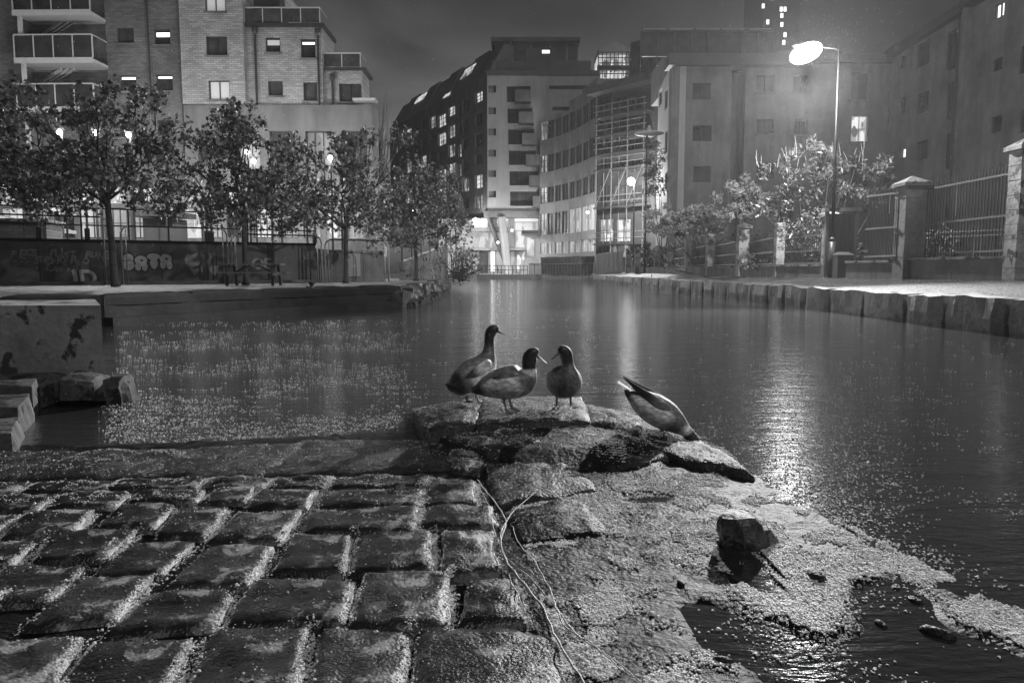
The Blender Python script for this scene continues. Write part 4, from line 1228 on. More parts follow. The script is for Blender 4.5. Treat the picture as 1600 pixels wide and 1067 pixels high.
# tall tubular hoops standing on the quay in front of the wall
hoops = [(-175,171,3.0),(189,351,2.7),(357,495,2.5),(500,598,2.35)]
for i,(xa,xb,hh) in enumerate(hoops):
    ya_ = fgw.hit(max(xa,-175),400); yb_ = fgw.hit(xb,400)
    lab = ['tall pale tubular hoop barrier reaching the left edge of the quay','tall pale tubular hoop barrier between first and second quay trees','tall pale tubular hoop barrier behind the picnic table','tall pale tubular hoop barrier around the third quay tree'][i]
    hp = thing('hoop_barrier', lab, 'barrier', (gA.x,gA.y,0), group='hoop barriers along the graffiti wall')
    fh_ = Facade(hp, gA, gB); a = ya_[0]; b = yb_[0]; y = -.75
    for k,x in enumerate((a,b)):
        sg = 1 if k==0 else -1
        pts_ = [(x,y,.5),(x,y,hh-.25),(x+sg*.08,y,hh-.08),(x+sg*.25,y,hh)]
        mb = MB(); mb.tube(pts_,.035,7); fh_.put(mb,'hoop_post',M['metal_white'],smooth=True)
        mb = MB(); mb.tube([(x+sg*.16,y+.03,.5),(x+sg*.16,y+.03,hh-.1)],.022,6); fh_.put(mb,'inner_post',M['metal_white'],smooth=True)
    mb = MB(); mb.tube([(a+.25,y,hh),(b-.25,y,hh)],.03,6); fh_.put(mb,'top_rail',M['metal_dark'])
    for k in range(1,int((b-a)/1.3)):
        x = a+k*1.3; mb = MB(); mb.tube([(x,y,GZ+.1),(x,y,hh)],.014,4); fh_.put(mb,'bar',M['metal_dark'])

# lit ground floor, ramp and stair behind
LG = thing('lit_arcade', 'brightly lit low building with stair and glazed front behind the left trees', 'building', (-30,40.5,0))
fa_ = Facade(LG, (at(-330,400,42).x,42), (at(600,400,42.6).x,42.6))
oo = []
kk = []
xs = [-300,-250,-200,-150,-100,-50,0,40,80,120,160,202,243,275,318,350,392,430,470,505,540,570]
for i,(xa,xb) in enumerate(zip(xs[:-1],xs[1:])):
    oo.append(fa_.rect(xa+4,325,xb-4,372)); kk.append(['soft','lit','soft','dark','lit','soft','curtain'][(i*3)%7])
    oo.append(fa_.rect(xa+4,292,xb-4,318)); kk.append(['lit','soft','curtain','lit','mid'][(i*2)%5])
fa_.wall(0,GZ-.3,fa_.L,fa_.hit(300,287)[1],oo,M['render_mid'],1.2)
for o_,k_ in zip(oo,kk): fa_.window(o_,k_,3,2,fr='frame_light' if k_=='lit' else 'frame_dark',fw=.05)
for k,(xa,ya,xb,yb) in enumerate(((-20,310,90,330),(20,290,150,322),(60,345,170,368),(110,310,175,345))):
    sa,za = fa_.hit(xa,ya); sb,zb_ = fa_.hit(xb,yb)
    mb = MB(); mb.bar((sa,-3-k*.4,za),(sb,-3-k*.4,zb_),1.2,.16); fa_.put(mb,'stair_flight',M['metal_white'])
    mb = MB(); mb.bar((sa,-3.7-k*.4,za+1),(sb,-3.7-k*.4,zb_+1),.05,.06); fa_.put(mb,'stair_handrail',M['metal_dark'])
for k in range(14):
    xx = -60+k*48; s_,z_ = fa_.hit(xx,340)
    mb = MB(); mb.box((s_-.05,-5.2,GZ-.1),(s_+.05,-5.1,z_+.4)); fa_.put(mb,'stair_post',M['metal_dark'])
mb = MB(); mb.box((fa_.hit(262,300)[0],-4.6,fa_.hit(262,347)[1]),(fa_.hit(330,300)[0],-2.2,fa_.hit(262,340)[1])); fa_.put(mb,'shelter_roof',M['frame_dark'])
mb = MB(); mb.box((fa_.hit(276,300)[0],-4.2,GZ-.1),(fa_.hit(318,300)[0],-2.4,fa_.hit(262,349)[1])); fa_.put(mb,'shelter_body',M['cladding_dark'])
# dark brick kiosk at left edge above the wall
KI = thing('brick_kiosk', 'low brick outbuilding on the yard above the graffiti wall at the left edge', 'outbuilding', (-22,27,0))
fk = Facade(KI, (at(-300,400,27).x,26.2), (at(97,400,29.5).x,28.6))
zk = fk.hit(50,347)[1]
mb = MB(); mb.box((0,0,GZ-.2),(fk.L,2.2,zk)); fk.put(mb,'wall',M['brick_dark'])
mb = MB(); mb.box((-.1,-.12,zk+.002),(fk.L+.12,2.3,zk+.12)); fk.put(mb,'roof',M['concrete'])

# ------------------------------------------------------------------ lamps
def point(name, loc, power, r, parent):
    ld = bpy.data.lights.new(name, 'POINT'); ld.energy = power; ld.shadow_soft_size = r
    o = bpy.data.objects.new(name, ld); C.objects.link(o); o.location = loc; o.parent = parent
    return o
def lamp_ball(name, parent, loc, r, power, m='lamp_glow', lr=None):
    mb = MB(); n = 10
    mb.lathe([(r*math.sin(math.pi*k/6)+.0005, -r*math.cos(math.pi*k/6)) for k in range(7)], n)
    o = mb.build(name, M[m], parent, loc, 0, True)
    point('lamp_light', Vector(loc)+Vector((0,0,-r-.03)), power, lr or .06, parent)
    return o
# main lamp on the right
Y1 = 25.0; b1 = at(1298,432,Y1); 
SL = thing('street_lamp', 'tall slim street lamp glaring brightly at the top right, in front of the boundary wall', 'street lamp', (b1.x,Y1,.82))
top = at(1296,80,Y1).z - .82
mb = MB(); mb.tube([(0,0,0),(0,0,1.2)],.11,12); mb.tube([(0,0,1.2),(0,0,1.35)],[.11,.07],12); mb.build('base_sleeve',M['metal_dark'],SL,smooth=True)
mb = MB(); mb.tube([(0,0,1.3),(-.03,0,top)],[.06,.032],10); mb.build('pole',M['pole_black'],SL,smooth=True)
hx = at(1256,84,Y1).x - b1.x
mb = MB(); mb.tube([(-.03,0,top),(-.15,0,top+.08),(hx+.4,-.1,top+.10)],.025,8); mb.build('arm',M['pole_black'],SL,smooth=True)
mb = MB(); mb.lathe([(.05,.10),(.16,.08),(.22,.0),(.2,-.03)],14); hd = mb.build('lamp_head',M['metal_grey'],SL,(hx+.1,-.02,top+.16),0,True); hd.scale=(2.4,1,1)
mb = MB(); mb.lathe([(.001+.5*math.sin(math.pi*k/10),-.5*math.cos(math.pi*k/10)) for k in range(11)],18); hd = mb.build('lens',M['lamp_glow'],SL,(hx+.02,-.12,top-.10),0,True); hd.scale=(1.1,.7,.62); hd.rotation_euler=(0,R(-22),0)  # glowing shape enlarged and tilted to stand for the lamp's glare
point('lamp_light',(hx+.1,-.12,top-.75),4500,.15,SL)
sd_ = bpy.data.lights.new('lamp_beam','SPOT'); sd_.energy = 60000; sd_.spot_size = R(80); sd_.spot_blend = .55; sd_.shadow_soft_size = .15
so_ = bpy.data.objects.new('lamp_beam',sd_); C.objects.link(so_); so_.parent = SL; so_.location = (hx+.1,-.12,top-.80)
so_.rotation_euler = Vector((.44,.87,.34)).to_track_quat('Z','Y').to_euler()
# cabinet at its foot
CB = thing('cable_cabinet', 'squat dark cabinet beside the foot of the tall street lamp', 'cabinet', (at(1317,430,24.6).x,24.6,.82))
mb = MB(); mb.box((-.28,-.2,0),(.24,.2,.75)); mb.build('body',M['cladding_dark'],CB)
mb = MB(); mb.add([(-.3,-.22,.752),(.27,-.22,.752),(.27,.22,.752),(-.3,.22,.752),(-.2,-.1,.85),(.1,-.1,.85),(.1,.1,.85),(-.2,.1,.85)],[(0,1,5,4),(1,2,6,5),(2,3,7,6),(3,0,4,7),(4,5,6,7),(3,2,1,0)]); mb.build('lid',M['cladding_dark'],CB)
# lamp with disc head, further along the towpath
Y2 = 47.5; b2 = at(1007,425,Y2)
S2 = thing('street_lamp', 'unlit lamp post with wide flat disc head rising beside the scaffolded building', 'street lamp', (b2.x,Y2,.88))
tp = at(1005,228,Y2).z-.88
mb = MB(); mb.tube([(0,0,0),(0,0,tp+.8)],[.07,.045],8); mb.build('pole',M['metal_dark'],S2,smooth=True)
mb = MB(); mb.lathe([(.08,-.16),(.45,-.14),(.9,-.03),(.92,.02),(.5,.12),(.16,.18),(.07,.5)],20); mb.build('disc_head',M['metal_white'],S2,(.15,0,tp+.75),0,True)
for k in range(3):
    a = k*2.1; mb = MB(); mb.tube([(.15,0,tp+.3),(.15+.5*math.cos(a),.5*math.sin(a),tp+.6)],.03,5); mb.build('bracket',M['metal_dark'],S2)
# bright lamp behind it on the scaffold side
Y3 = 66.0; b3 = at(986,284,Y3)
S3 = thing('street_lamp', 'bright lamp glowing low in front of the scaffolding', 'street lamp', (b3.x,Y3,.6))
mb = MB(); mb.tube([(.3,0,0),(.3,0,b3.z-.6),(.1,0,b3.z-.4)],.06,8); mb.build('pole',M['metal_dark'],S3,smooth=True)
lamp_ball('lamp_globe',S3,(0,-.1,b3.z-.6),.36,16000,lr=.3)
# wall lamps
for px,py,Y,p,lab,cat in ((918,332,82.5,3500,'small wall lamp glowing on the curved office','wall lamp'),(800,360,97.5,5000,'glowing lamp right of the slanted column','wall lamp'),
                    (778,379,96,2200,'glowing lamp left of the slanted column, lower one','wall lamp'),(743,342,99,1500,'leftmost small lamp under the overhang of the corner block','wall lamp')):
    c = at(px,py,Y)
    o = thing('wall_lamp', lab, cat, (c.x,c.y,c.z), group='lamps at the far end of the canal')
    lamp_ball('lamp_globe',o,(0,0,0),.16,p,lr=.2)
    mb = MB(); mb.tube([(0,0,.18),(0,.0,.34),(0,1.2,.36)],.03,6); mb.build('bracket',M['metal_dark'],o)
# yard lamps among the left trees
for i,(px,py,Y,p,lab) in enumerate(((93,207,35,1500,'leftmost of three yard lamps shining through the first quay tree'),(150,208,35,1500,'middle of three yard lamps shining through the first quay tree'),
      (201,211,35,2600,'brightest yard lamp, right of the first quay tree trunk'),(386,238,38,2000,'yard lamp shining through the second quay tree'),(396,252,38.6,700,'smaller yard lamp just right of the second quay trunk'),
      (516,247,39,1200,'yard lamp shining through the third quay tree'),(-120,215,35,1800,'yard lamp beyond the left edge'),(648,330,44,500,'low lamp seen through leaves right of the pale wall'))):
    c = at(px,py,Y)
    o = thing('yard_lamp', lab, 'street lamp', (c.x,c.y,GZ-.12 if px<600 else .55), group='yard lamps behind the quay trees')
    h = c.z-o.location.z
    mb = MB(); mb.tube([(0,.15,0),(0,.15,h+.2),(0,0,h+.3)],.05,8); mb.build('pole',M['metal_dark'],o,smooth=True)
    mb = MB(); mb.lathe([(.2,.12),(.18,.22),(.05,.26)],10); mb.build('lamp_cap',M['metal_dark'],o,(0,0,h),0,True)
    lamp_ball('lamp_globe',o,(0,0,h),.13,p,lr=.12)

# ------------------------------------------------------------------ trees
def leaf_shape(kind):
    if kind == 'maple':   # five-pointed hand-like leaf
        p = []
        for k in range(10):
            a = math.pi*2*k/10+.31; rr = 1.0 if k%2==0 else .45
            p.append((rr*math.cos(a), rr*math.sin(a)))
        return p
    if kind == 'long': return [(-1,0),(-.4,.26),(.3,.28),(1,0),(.3,-.28),(-.4,-.26)]
    return [(-1,0),(-.3,.55),(.5,.5),(1,0),(.5,-.5),(-.3,-.55)]
LAMPS_PX = [(93,207),(150,208),(201,211),(386,238),(396,252),(516,247)]
def topx(p):
    d = Vector(p)-Vector((0,0,CAMH)); cp, sp = math.cos(PITCH), math.sin(PITCH)
    zc = d.y*cp-d.z*sp; return 800+F*d.x/zc, 533.5-F*(d.y*sp+d.z*cp)/zc
def leaves(clumps, per, size, kind, droop=.2, upbias=.3, org=None):
    mb = MB(); sh = leaf_shape(kind)
    for (c,r) in clumps:
        for _ in range(per):
            d = Vector((random.gauss(0,1),random.gauss(0,1),random.gauss(0,.75)))
            d = d.normalized()*r*(random.random()**.45)
            p = c+d
            if org is not None:
                u_,v_ = topx(p+org)
                if any((u_-a)**2+(v_-b)**2 < 170 for a,b in LAMPS_PX): continue
            n = Vector((random.gauss(0,1),random.gauss(0,1),random.gauss(0,1)+upbias)).normalized()
            a = n.orthogonal().normalized(); a.rotate(Matrix.Rotation(random.uniform(0,6.28),3,n)); b = n.cross(a)
            s = size*random.uniform(.6,1.25); o = len(mb.v)
            cup = random.uniform(-.25,.25)
            for x,y in sh: mb.v.append(tuple(p+a*x*s+b*y*s+n*(cup*s*(abs(y)+x*x*.4))))
            mb.f.append(tuple(range(o,o+len(sh)))); mb.m.append(0)
    return mb
def grow(mb, p, d, L_, r, depth, tips, spread=.55, n=5, segs=3, up=.12):
    pts_ = [p.copy()]; q = p.copy(); dd = d.copy()
    for i in range(segs):
        dd = (dd + Vector((random.gauss(0,.13),random.gauss(0,.13),random.gauss(0,.08)+up*.4))).normalized()
        q = q+dd*L_/segs; pts_.append(q.copy())
    rs = [r*(1-.45*i/segs) for i in range(segs+1)]
    mb.tube(pts_, rs, n)
    if depth == 0: tips.append(q); return
    if depth <= 2: tips.append(pts_[-2].copy())
    for k in range(random.choice((2,3,3))):
        ax = dd.orthogonal().normalized(); ax.rotate(Matrix.Rotation(random.uniform(0,6.28),3,dd))
        nd = (dd + ax*random.uniform(spread*.7,spread*1.4)).normalized()
        grow(mb, q, nd, L_*random.uniform(.62,.85), r*.55, depth-1, tips, spread, 4, 2, up)

def quay_tree(px, pyb, Y, trunk_h, cr_w, ztop, label, seed, leafn=20, kind='maple', lean=0, m='leaf_dark'):
    random.seed(seed)
    b = at(px,pyb,Y)
    t = thing('quay_tree', label, 'tree', (b.x,Y,QZ), group='trees standing along the left quay')
    mb = MB(); top = Vector((lean,0,trunk_h))
    mb.tube([(0,0,0),(lean*.2,0,.15),(lean*.5,.0,trunk_h*.5),top],[.16,.115,.10,.09],8); mb.build('trunk',M['bark'],t,smooth=True)
    mb = MB(); tips = []
    nb = 9
    for k in range(nb):
        a = 2*math.pi*k/nb+random.uniform(-.3,.3)
        el = random.uniform(.35,1.1)
        d = Vector((math.cos(a)*math.cos(el),math.sin(a)*math.cos(el),math.sin(el)))
        grow(mb, top+Vector((0,0,random.uniform(-.25,.15))), d, cr_w*.28*random.uniform(.8,1.1), .05, 2, tips, .6)
    grow(mb, top, Vector((0,0,1)), (ztop-QZ-trunk_h)*.30, .07, 3, tips, .45)
    mb.build('branches',M['bark'],t)
    cl = []
    zc0 = trunk_h+.15
    for q in tips:
        cl.append((q, random.uniform(.28,.5)))
    # fill an uneven umbrella shaped crown
    H_ = ztop-QZ-trunk_h
    for _ in range(int(112*cr_w/5)):
        a = random.uniform(0,6.28); rr = math.sqrt(random.random())*cr_w/2
        zz = random.uniform(-.02,.60)*H_*(1-.50*(rr/(cr_w/2))**2) - .09*rr
        if noise.noise(Vector((math.cos(a)*rr*.8,math.sin(a)*rr*.8,zz*.8+seed))) < -.22: continue
        cl.append((top+Vector((math.cos(a)*rr,math.sin(a)*rr*.8,zz)), random.uniform(.25,.6)))
    for k in range(6):      # upper shoots
        cl.append((top+Vector((random.gauss(0,.35),random.gauss(0,.3),H_*random.uniform(.7,1.0))), .25))
    l = leaves(cl, leafn+5, .095, kind, org=t.location); l.build('crown',M[m],t)
    return t
quay_tree(181,450,24.0,2.75,6.2,7.0,'leafy quay tree with a slightly curved trunk, leftmost of the three beside the water',11,lean=-.12)
quay_tree(384,446,26.5,2.4,5.6,7.0,'leafy quay tree rising behind the picnic table',12,leafn=18)
quay_tree(540,441,30.0,2.3,6.6,6.9,'leafy quay tree right of the picnic table by the pale wall',13,lean=.05,leafn=17)
quay_tree(-40,455,23.0,2.7,4.8,7.0,'leafy quay tree at the left edge, only its crown side in view',14)
quay_tree(650,436,36.0,1.9,5.2,5.9,'leafy quay tree in the shade where the bank turns, beyond the pale wall',15,leafn=18)
random.seed(31)

def shrub(name, label, cat, loc, clumps, per, size, kind, m, stems=5, group=None, stem_h=None, mb_m='bark'):
    t = thing(name, label, cat, loc, group=group)
    mb = MB()
    for k in range(stems):
        c = random.choice(clumps)[0]
        mid = c*.5+Vector((random.gauss(0,.15),random.gauss(0,.15),0))
        mb.tube([(random.gauss(0,.1),random.gauss(0,.1),0),mid,c],[.04,.025,.012],5)
    mb.build('stems',M[mb_m],t)
    leaves(clumps, per, size, kind, upbias=.5).build('foliage',M[m],t)
    return t
# feathery dark tree and round bush at the turn of the left bank
c0 = at(712,437,46)
cl = [(Vector((random.gauss(0,.38*(1.25-k/34)),random.gauss(0,.35),.6+k*.21)), .38) for k in range(30)]
shrub('columnar_tree','tall narrow dark tree at the turn of the left bank','tree',(c0.x,46,.5),cl,55,.07,'long','leaf_mid',9)
c0 = at(722,437,41)
cl = [(Vector((random.gauss(0,.42),random.gauss(0,.4),random.uniform(.1,1.6))), .42) for k in range(26)]
shrub('round_bush','low dense dark bush overhanging the water below the columnar tree','bush',(c0.x,41,.45),cl,70,.06,'oval','leaf_dark',6)
# bare poplar behind
t = thing('bare_tree','bare wispy poplar above the roofline between the brick block and the corner block','tree',(at(597,400,80).x,80,.5))
mb = MB(); mb.tube([(0,0,0),(0,0,14)],[.3,.12],6); mb.build('trunk',M['bark'],t)
mb = MB()
for k in range(70):
    z = random.uniform(9,15); a = random.uniform(0,6.28); r_ = random.uniform(.5,2.0)
    mb.tube([(0,0,z),(math.cos(a)*r_*.6,math.sin(a)*r_*.6,z+1.8),(math.cos(a)*r_,math.sin(a)*r_,z+random.uniform(3.5,6.3))],[.05,.035,.012],4)
mb.build('branches',M['bark_pale'],t)
# bank wall with railing in front of the dark tree
BW = thing('bank_wall','sloping concrete bank wall with handrail, left of the round bush','wall',(at(640,437,38).x,38,.4))
fb = Facade(BW,(at(632,400,37).x,37),(at(700,400,43).x,43))
for i in range(3):
    s0_ = fb.L*i/3; s1_ = fb.L*(i+1)/3-.03
    z0_ = fb.hit(640,409)[1]+ .35*i; 
    mb = MB(); mb.add([(s0_,0,.3),(s1_,0,.3),(s1_,0,z0_+.33),(s0_,0,z0_),(s0_,.3,.3),(s1_,.3,.3),(s1_,.3,z0_+.33),(s0_,.3,z0_)],[(0,1,2,3),(5,4,7,6),(3,2,6,7),(1,5,6,2),(4,0,3,7)]); fb.put(mb,'wall_panel',M['concrete'])
z0_ = fb.hit(640,409)[1]
for k in range(6):
    s_ = fb.L*k/5; zz = z0_+1.05*s_/fb.L
    mb = MB(); mb.box((s_-.03,.1,zz),(s_+.03,.16,zz+.75)); fb.put(mb,'post',M['metal_dark'])
mb = MB(); mb.bar((0,.13,z0_+.75),(fb.L,.13,z0_+1.8),.05,.05); fb.put(mb,'handrail',M['metal_grey'])

# lit magnolia and hedge behind the right wall
def crown_px(px0,py0,px1,py1,Y,n,r,base):
    out = []
    while len(out) < n:
        u = random.uniform(-1,1); v = random.uniform(-1,1)
        if u*u+v*v > 1: continue
        p = at((px0+px1)/2+u*(px1-px0)/2,(py0+py1)/2+v*(py1-py0)/2,Y+random.uniform(-.8,.8))
        out.append((p-Vector(base), random.uniform(.6,1.1)*r))
    return out
base = Vector((12.6,29.5,.84))
cl = crown_px(1215,222,1330,330,29.5,34,.34,base)+crown_px(1285,228,1392,330,29.5,26,.34,base)+crown_px(1150,262,1250,335,29.5,22,.3,base)
shrub('magnolia','broad shrub with glossy pale leaves glowing under the tall street lamp, above the boundary wall','shrub',base,cl,52,.115,'long','leaf_magnolia',16)
t = bpy.data.objects['magnolia']
mb = MB()
for k in range(34):
    p = at(random.uniform(1180,1360),random.uniform(232,270),29.4)-base; q = p+Vector((random.gauss(0,.12)-.05,0,random.uniform(.25,.7)))
    mb = MB(); mb.tube([p,q],[.012,.006],4); mb.build('bare_shoot',M['twig'],t)
base = Vector((10.35,40.5,.84))
cl = crown_px(1008,322,1080,372,40.5,26,.34,base)+crown_px(1060,320,1140,366,40.0,26,.34,base)
shrub('hedge_shrub','rounded pale-leaved shrub overhanging the brick pillars near the disc-headed lamp post','shrub',base,cl,120,.085,'oval','leaf_pale',9)
base = Vector((11.0,34.5,.84))
cl = crown_px(1120,285,1190,345,34.5,22,.34,base)
shrub('hedge_shrub','pale-leaved shrub bridging the magnolia and the rounded shrub','shrub',base,cl,80,.10,'long','leaf_pale',6)
base = Vector((12.5,25.8,.84))
cl = crown_px(1220,330,1300,405,27,22,.35,Vector((12.1,27,.84)))
shrub('garden_shrub','loose shaded shrub behind the wall left of the tall lamp','shrub',Vector((12.1,27,.84)),cl,26,.08,'long','leaf_mid',6)
cl = crown_px(1440,360,1500,410,24,16,.28,Vector((13.6,24,.84)))
shrub('garden_shrub','low shrub behind the railings right of the capped pillar','shrub',Vector((13.6,24,.84)),cl,26,.06,'oval','leaf_mid',5)
cl = crown_px(1010,385,1130,418,44,26,.3,Vector((11.2,44,.84)))
shrub('garden_shrub','dark undergrowth between the far brick pillars','shrub',Vector((11.2,44,.84)),cl,30,.07,'oval','leaf_dark',5)
cl = crown_px(1160,392,1215,424,31.5,14,.16,Vector((10.4,31.0,.86)))
shrub('wall_plant','small pale-leaved plant spilling over the wall foot by a brick pillar','plant',Vector((10.4,31.0,.86)),cl,26,.05,'oval','leaf_pale',3)
cl = crown_px(1030,410,1120,426,41,14,.13,Vector((9.9,41.0,.86)))
shrub('wall_plant','trailing weeds along the foot of the far pillars','plant',Vector((9.9,41.0,.86)),cl,24,.045,'oval','leaf_pale',3)
# climbing ivy mass at the disc lamp
cl = crown_px(1010,215,1036,330,52,26,.5,Vector((10.6,52,.84)))
shrub('ivy','dark ivy climbing the corner of the rendered block by the disc-headed lamp','climber',Vector((10.6,52,.84)),cl,44,.09,'oval','leaf_dark',5)

# ------------------------------------------------------------------ right boundary wall with pillars and railings
def wpt(Y): return Vector((wx(Y),Y))
def pillar_at(px, Y, h, w, label, m, capped=True, zb=.8):
    x = at(px,400,Y).x
    t = thing('brick_pillar', label, 'pillar', (x,Y,zb), math.atan2(-.05,1)*0, 'pillars of the boundary wall')
    nb = max(4,int(h/.32))
    mb = MB()
    for k in range(nb):
        z0_=h*k/nb; z1_=h*(k+1)/nb-.012
        mb.box((-w/2+random.uniform(-.008,.008),-w/2+random.uniform(-.008,.008),z0_),(w/2+random.uniform(-.008,.008),w/2,z1_))
    mb.box((-w/2+.02,-w/2+.02,0),(w/2-.02,w/2-.02,h-.005)); mb.build('shaft',M[m],t)
    if capped:
        c = w/2+.09
        mb = MB(); mb.box((-c,-c,h),(c,c,h+.09)); mb.add([(-c,-c,h+.092),(c,-c,h+.092),(c,c,h+.092),(-c,c,h+.092),(0,0,h+.30)],[(0,1,4),(1,2,4),(2,3,4),(3,0,4)]); mb.build('cap',M['concrete'],t)
    return t
PL = [(1592,17.2,3.0,.44,'brick pillar at the right edge of the photo','pillar',True),
      (1419,21.0,2.6,.58,'capped pillar with carved-looking graffiti between the dark gate and the long railings','pillar_plain',True),
      (1293,25.8,2.1,.34,'pale pillar directly behind the tall street lamp','pillar',True),
      (1217,29.0,2.1,.32,'worn pale pillar right of the small spilling plant','pillar',False),
      (1160,33.0,2.1,.45,'wide capped pillar with pale left side, left of the spilling plant','pillar',True),
      (1110,38.0,2.1,.40,'worn pale pillar under the gap between two shrubs','pillar',False),
      (1075,42.5,2.0,.34,'narrow pillar below the right half of the rounded shrub','pillar_plain',False),
      (1047,47.5,2.0,.36,'narrow pillar below the left half of the rounded shrub','pillar',False),
      (1026,52.0,1.9,.34,'narrow pillar just right of the disc-headed lamp post','pillar_plain',False),
      (996,57.0,2.0,.42,'graffiti-speckled pillar just left of the disc-headed lamp post','pillar',False),
      (982,61.0,2.0,.40,'second pillar left of the disc-headed lamp post','pillar',False)]
for a in PL: pillar_at(*a)
# graffiti scrawl on the capped pillar
cp_ = [o for o in bpy.data.objects if o.name.startswith('brick_pillar')][1]
for k,z in enumerate((1.62,1.25,.9,.4)):
    mb = MB(); c_ = Vector((-.02,-.298,z))
    mb.tube([c_+Vector((.10*math.sin(q*1.9+k*1.3)+.04*math.sin(q*4.1),0,.13*math.cos(q*1.3+k)+.03*math.cos(q*3.7))) for q in [i_*.42 for i_ in range(15)]], .011, 5)
    mb.build('painted_scrawl',M['graffiti_dim'],cp_)
# dwarf walls between pillars
segs_ = [(1592,17.2,1419,21.0,.50,'long dark dwarf wall with pale coping under the tall railings at right'),(1419,21.0,1330,24.0,.45,'short dwarf wall between the dark gate and the capped pillar'),
         (1290,25.8,1217,29.0,.36,'dwarf wall left of the tall lamp with pale coping'),(1217,29.0,1160,33.0,.36,'low mossy dwarf wall behind the small spilling plant'),(1160,33.0,1110,38.0,.33,'low dwarf wall left of the small spilling plant'),
         (1110,38,1047,47.5,.33,'low dwarf wall below the rounded shrub'),(1047,47.5,982,61,.33,'far dwarf wall running to the painted hoarding')]
for xa,Ya,xb,Yb,h,lab in segs_:
    A_ = Vector((at(xb,400,Yb).x,Yb)); B_ = Vector((at(xa,400,Ya).x,Ya))
    t = thing('dwarf_wall', lab, 'wall', (A_.x,A_.y,.78), group='dwarf walls along the towpath')
    f = Facade(t,A_,B_); L_ = f.L; n = max(2,int(L_/1.3))
    for i in range(n):
        mb = MB(); mb.box((L_*i/n+.01,-.16,.78),(L_*(i+1)/n-.01,.16,.85+h+.0)); f.put(mb,'wall_block',M['concrete_wall_pale'])
        mb = MB(); mb.box((L_*i/n+.004,-.21,.852+h),(L_*(i+1)/n-.004,.21,.92+h)); f.put(mb,'coping',M['concrete'])
# tall railings
def railings(xa,Ya,xb,Yb,zb,pyt_b,pyt_a,label,sp=.13):
    A_ = Vector((at(xb,400,Yb).x,Yb)); B_ = Vector((at(xa,400,Ya).x,Ya))
    t = thing('iron_railings', label, 'railings', (A_.x,A_.y,zb), group='iron railings on the dwarf wall')
    f = Facade(t,A_,B_); L_=f.L; n = int(L_/sp)
    zt0 = f.hit(xb+5,pyt_b)[1]; zt1 = f.hit(xa-5,pyt_a)[1]
    for i in range(n+1):
        s_ = .1+(L_-.2)*i/n; z = zt0+(zt1-zt0)*i/n
        mb = MB(); mb.box((s_-.011,-.011,zb),(s_+.011,.011,z)); mb.add([(s_-.011,-.011,z),(s_+.011,-.011,z),(s_+.011,.011,z),(s_-.011,.011,z),(s_,0,z+.1)],[(0,1,4),(1,2,4),(2,3,4),(3,0,4)]); f.put(mb,'bar',M['metal_dark'])
    for h in (.06,.82):
        za = zt0-(.14 if h>.5 else zt0-zb-.12); zb_ = zt1-(.14 if h>.5 else zt1-zb-.12)
        mb = MB(); mb.bar((.0,-.03,za),(L_,-.03,zb_),.03,.05); f.put(mb,'rail',M['metal_grey'])
    mb = MB(); mb.bar((0,-.03,zb+(zt0-zb)*.46),(L_,-.03,zb+(zt1-zb)*.46),.03,.05); f.put(mb,'rail',M['metal_grey'])
railings(1585,17.2,1438,21.0,1.42,290,262,'tall spiked iron railings between the capped pillar and the right edge',.125)
railings(1402,21.0,1352,23.4,1.37,300,296,'short run of iron railings between the dark gate and the capped pillar',.12)
for xa,Ya,xb,Yb,lab in ((1284,25.9,1226,28.9,'dark railings between the tall lamp and the spilling plant'),(1208,29.1,1170,32.8,'dark railings behind the small spilling plant'),(1150,33.2,1116,37.8,'dark railings left of the wide capped pillar'),(1104,38.2,1082,42.2,'dark railings under the right end of the rounded shrub'),(1070,42.7,1052,47.2,'dark railings under the left end of the rounded shrub')):
    railings(xa,Ya,xb,Yb,1.2,at(xb,400,Yb).y and 421-1.35*F/Yb,421-1.35*F/Ya,lab,.16)
random.seed(77)
cl = [(Vector((wx(Y)+1.1+random.gauss(0,.25),Y,random.uniform(.95,2.6)))-Vector((11.5,44,.84)), random.uniform(.35,.6)) for Y in [26+34*k/170 for k in range(170)]]  # dark foliage added so the pale pillars stand out
shrub('backing_hedge','long dark hedge added as a contrasting ground behind the row of pillars','hedge',Vector((11.5,44,.84)),cl,46,.085,'oval','leaf_hedge',14)
# dark gate
GT = thing('garden_gate','dark boarded gate with pale lintel right of the tall street lamp','gate',(at(1328,430,24.4).x,25.2,.84))
mb = MB(); mb.box((-.52,0,0),(-.42,.12,2.2)); mb.box((.44,0,0),(.56,.12,2.2)); mb.build('gate_post',M['concrete_wall_pale'],GT)
mb = MB(); mb.box((-.6,-.08,2.2),(.62,.2,2.32)); mb.build('lintel',M['concrete'],GT)
for k in range(6):
    mb = MB(); mb.box((-.42+k*.142,.03,.05),(-.42+k*.142+.135,.08,2.12)); mb.build('board',M['cladding_dark'],GT)
# ramp handrail behind the railings
RH = thing('ramp_handrail','pale handrails and low ramp behind the tall railings','handrail',(13.5,21,.84))
for za,zb_ in ((1.05,1.35),(.9,1.2)):
    mb = MB(); mb.tube([(-.6,4,za+.35),(1.8,1.2,zb_+.1)],.035,6); mb.build('rail',M['metal_grey'],RH)
for k in range(20):
    u = k/19; mb = MB(); x=-.6+2.4*u; y=4-2.8*u; mb.box((x-.015,y-.015,0),(x+.015,y+.015,1.32)); mb.build('baluster',M['metal_grey'],RH)

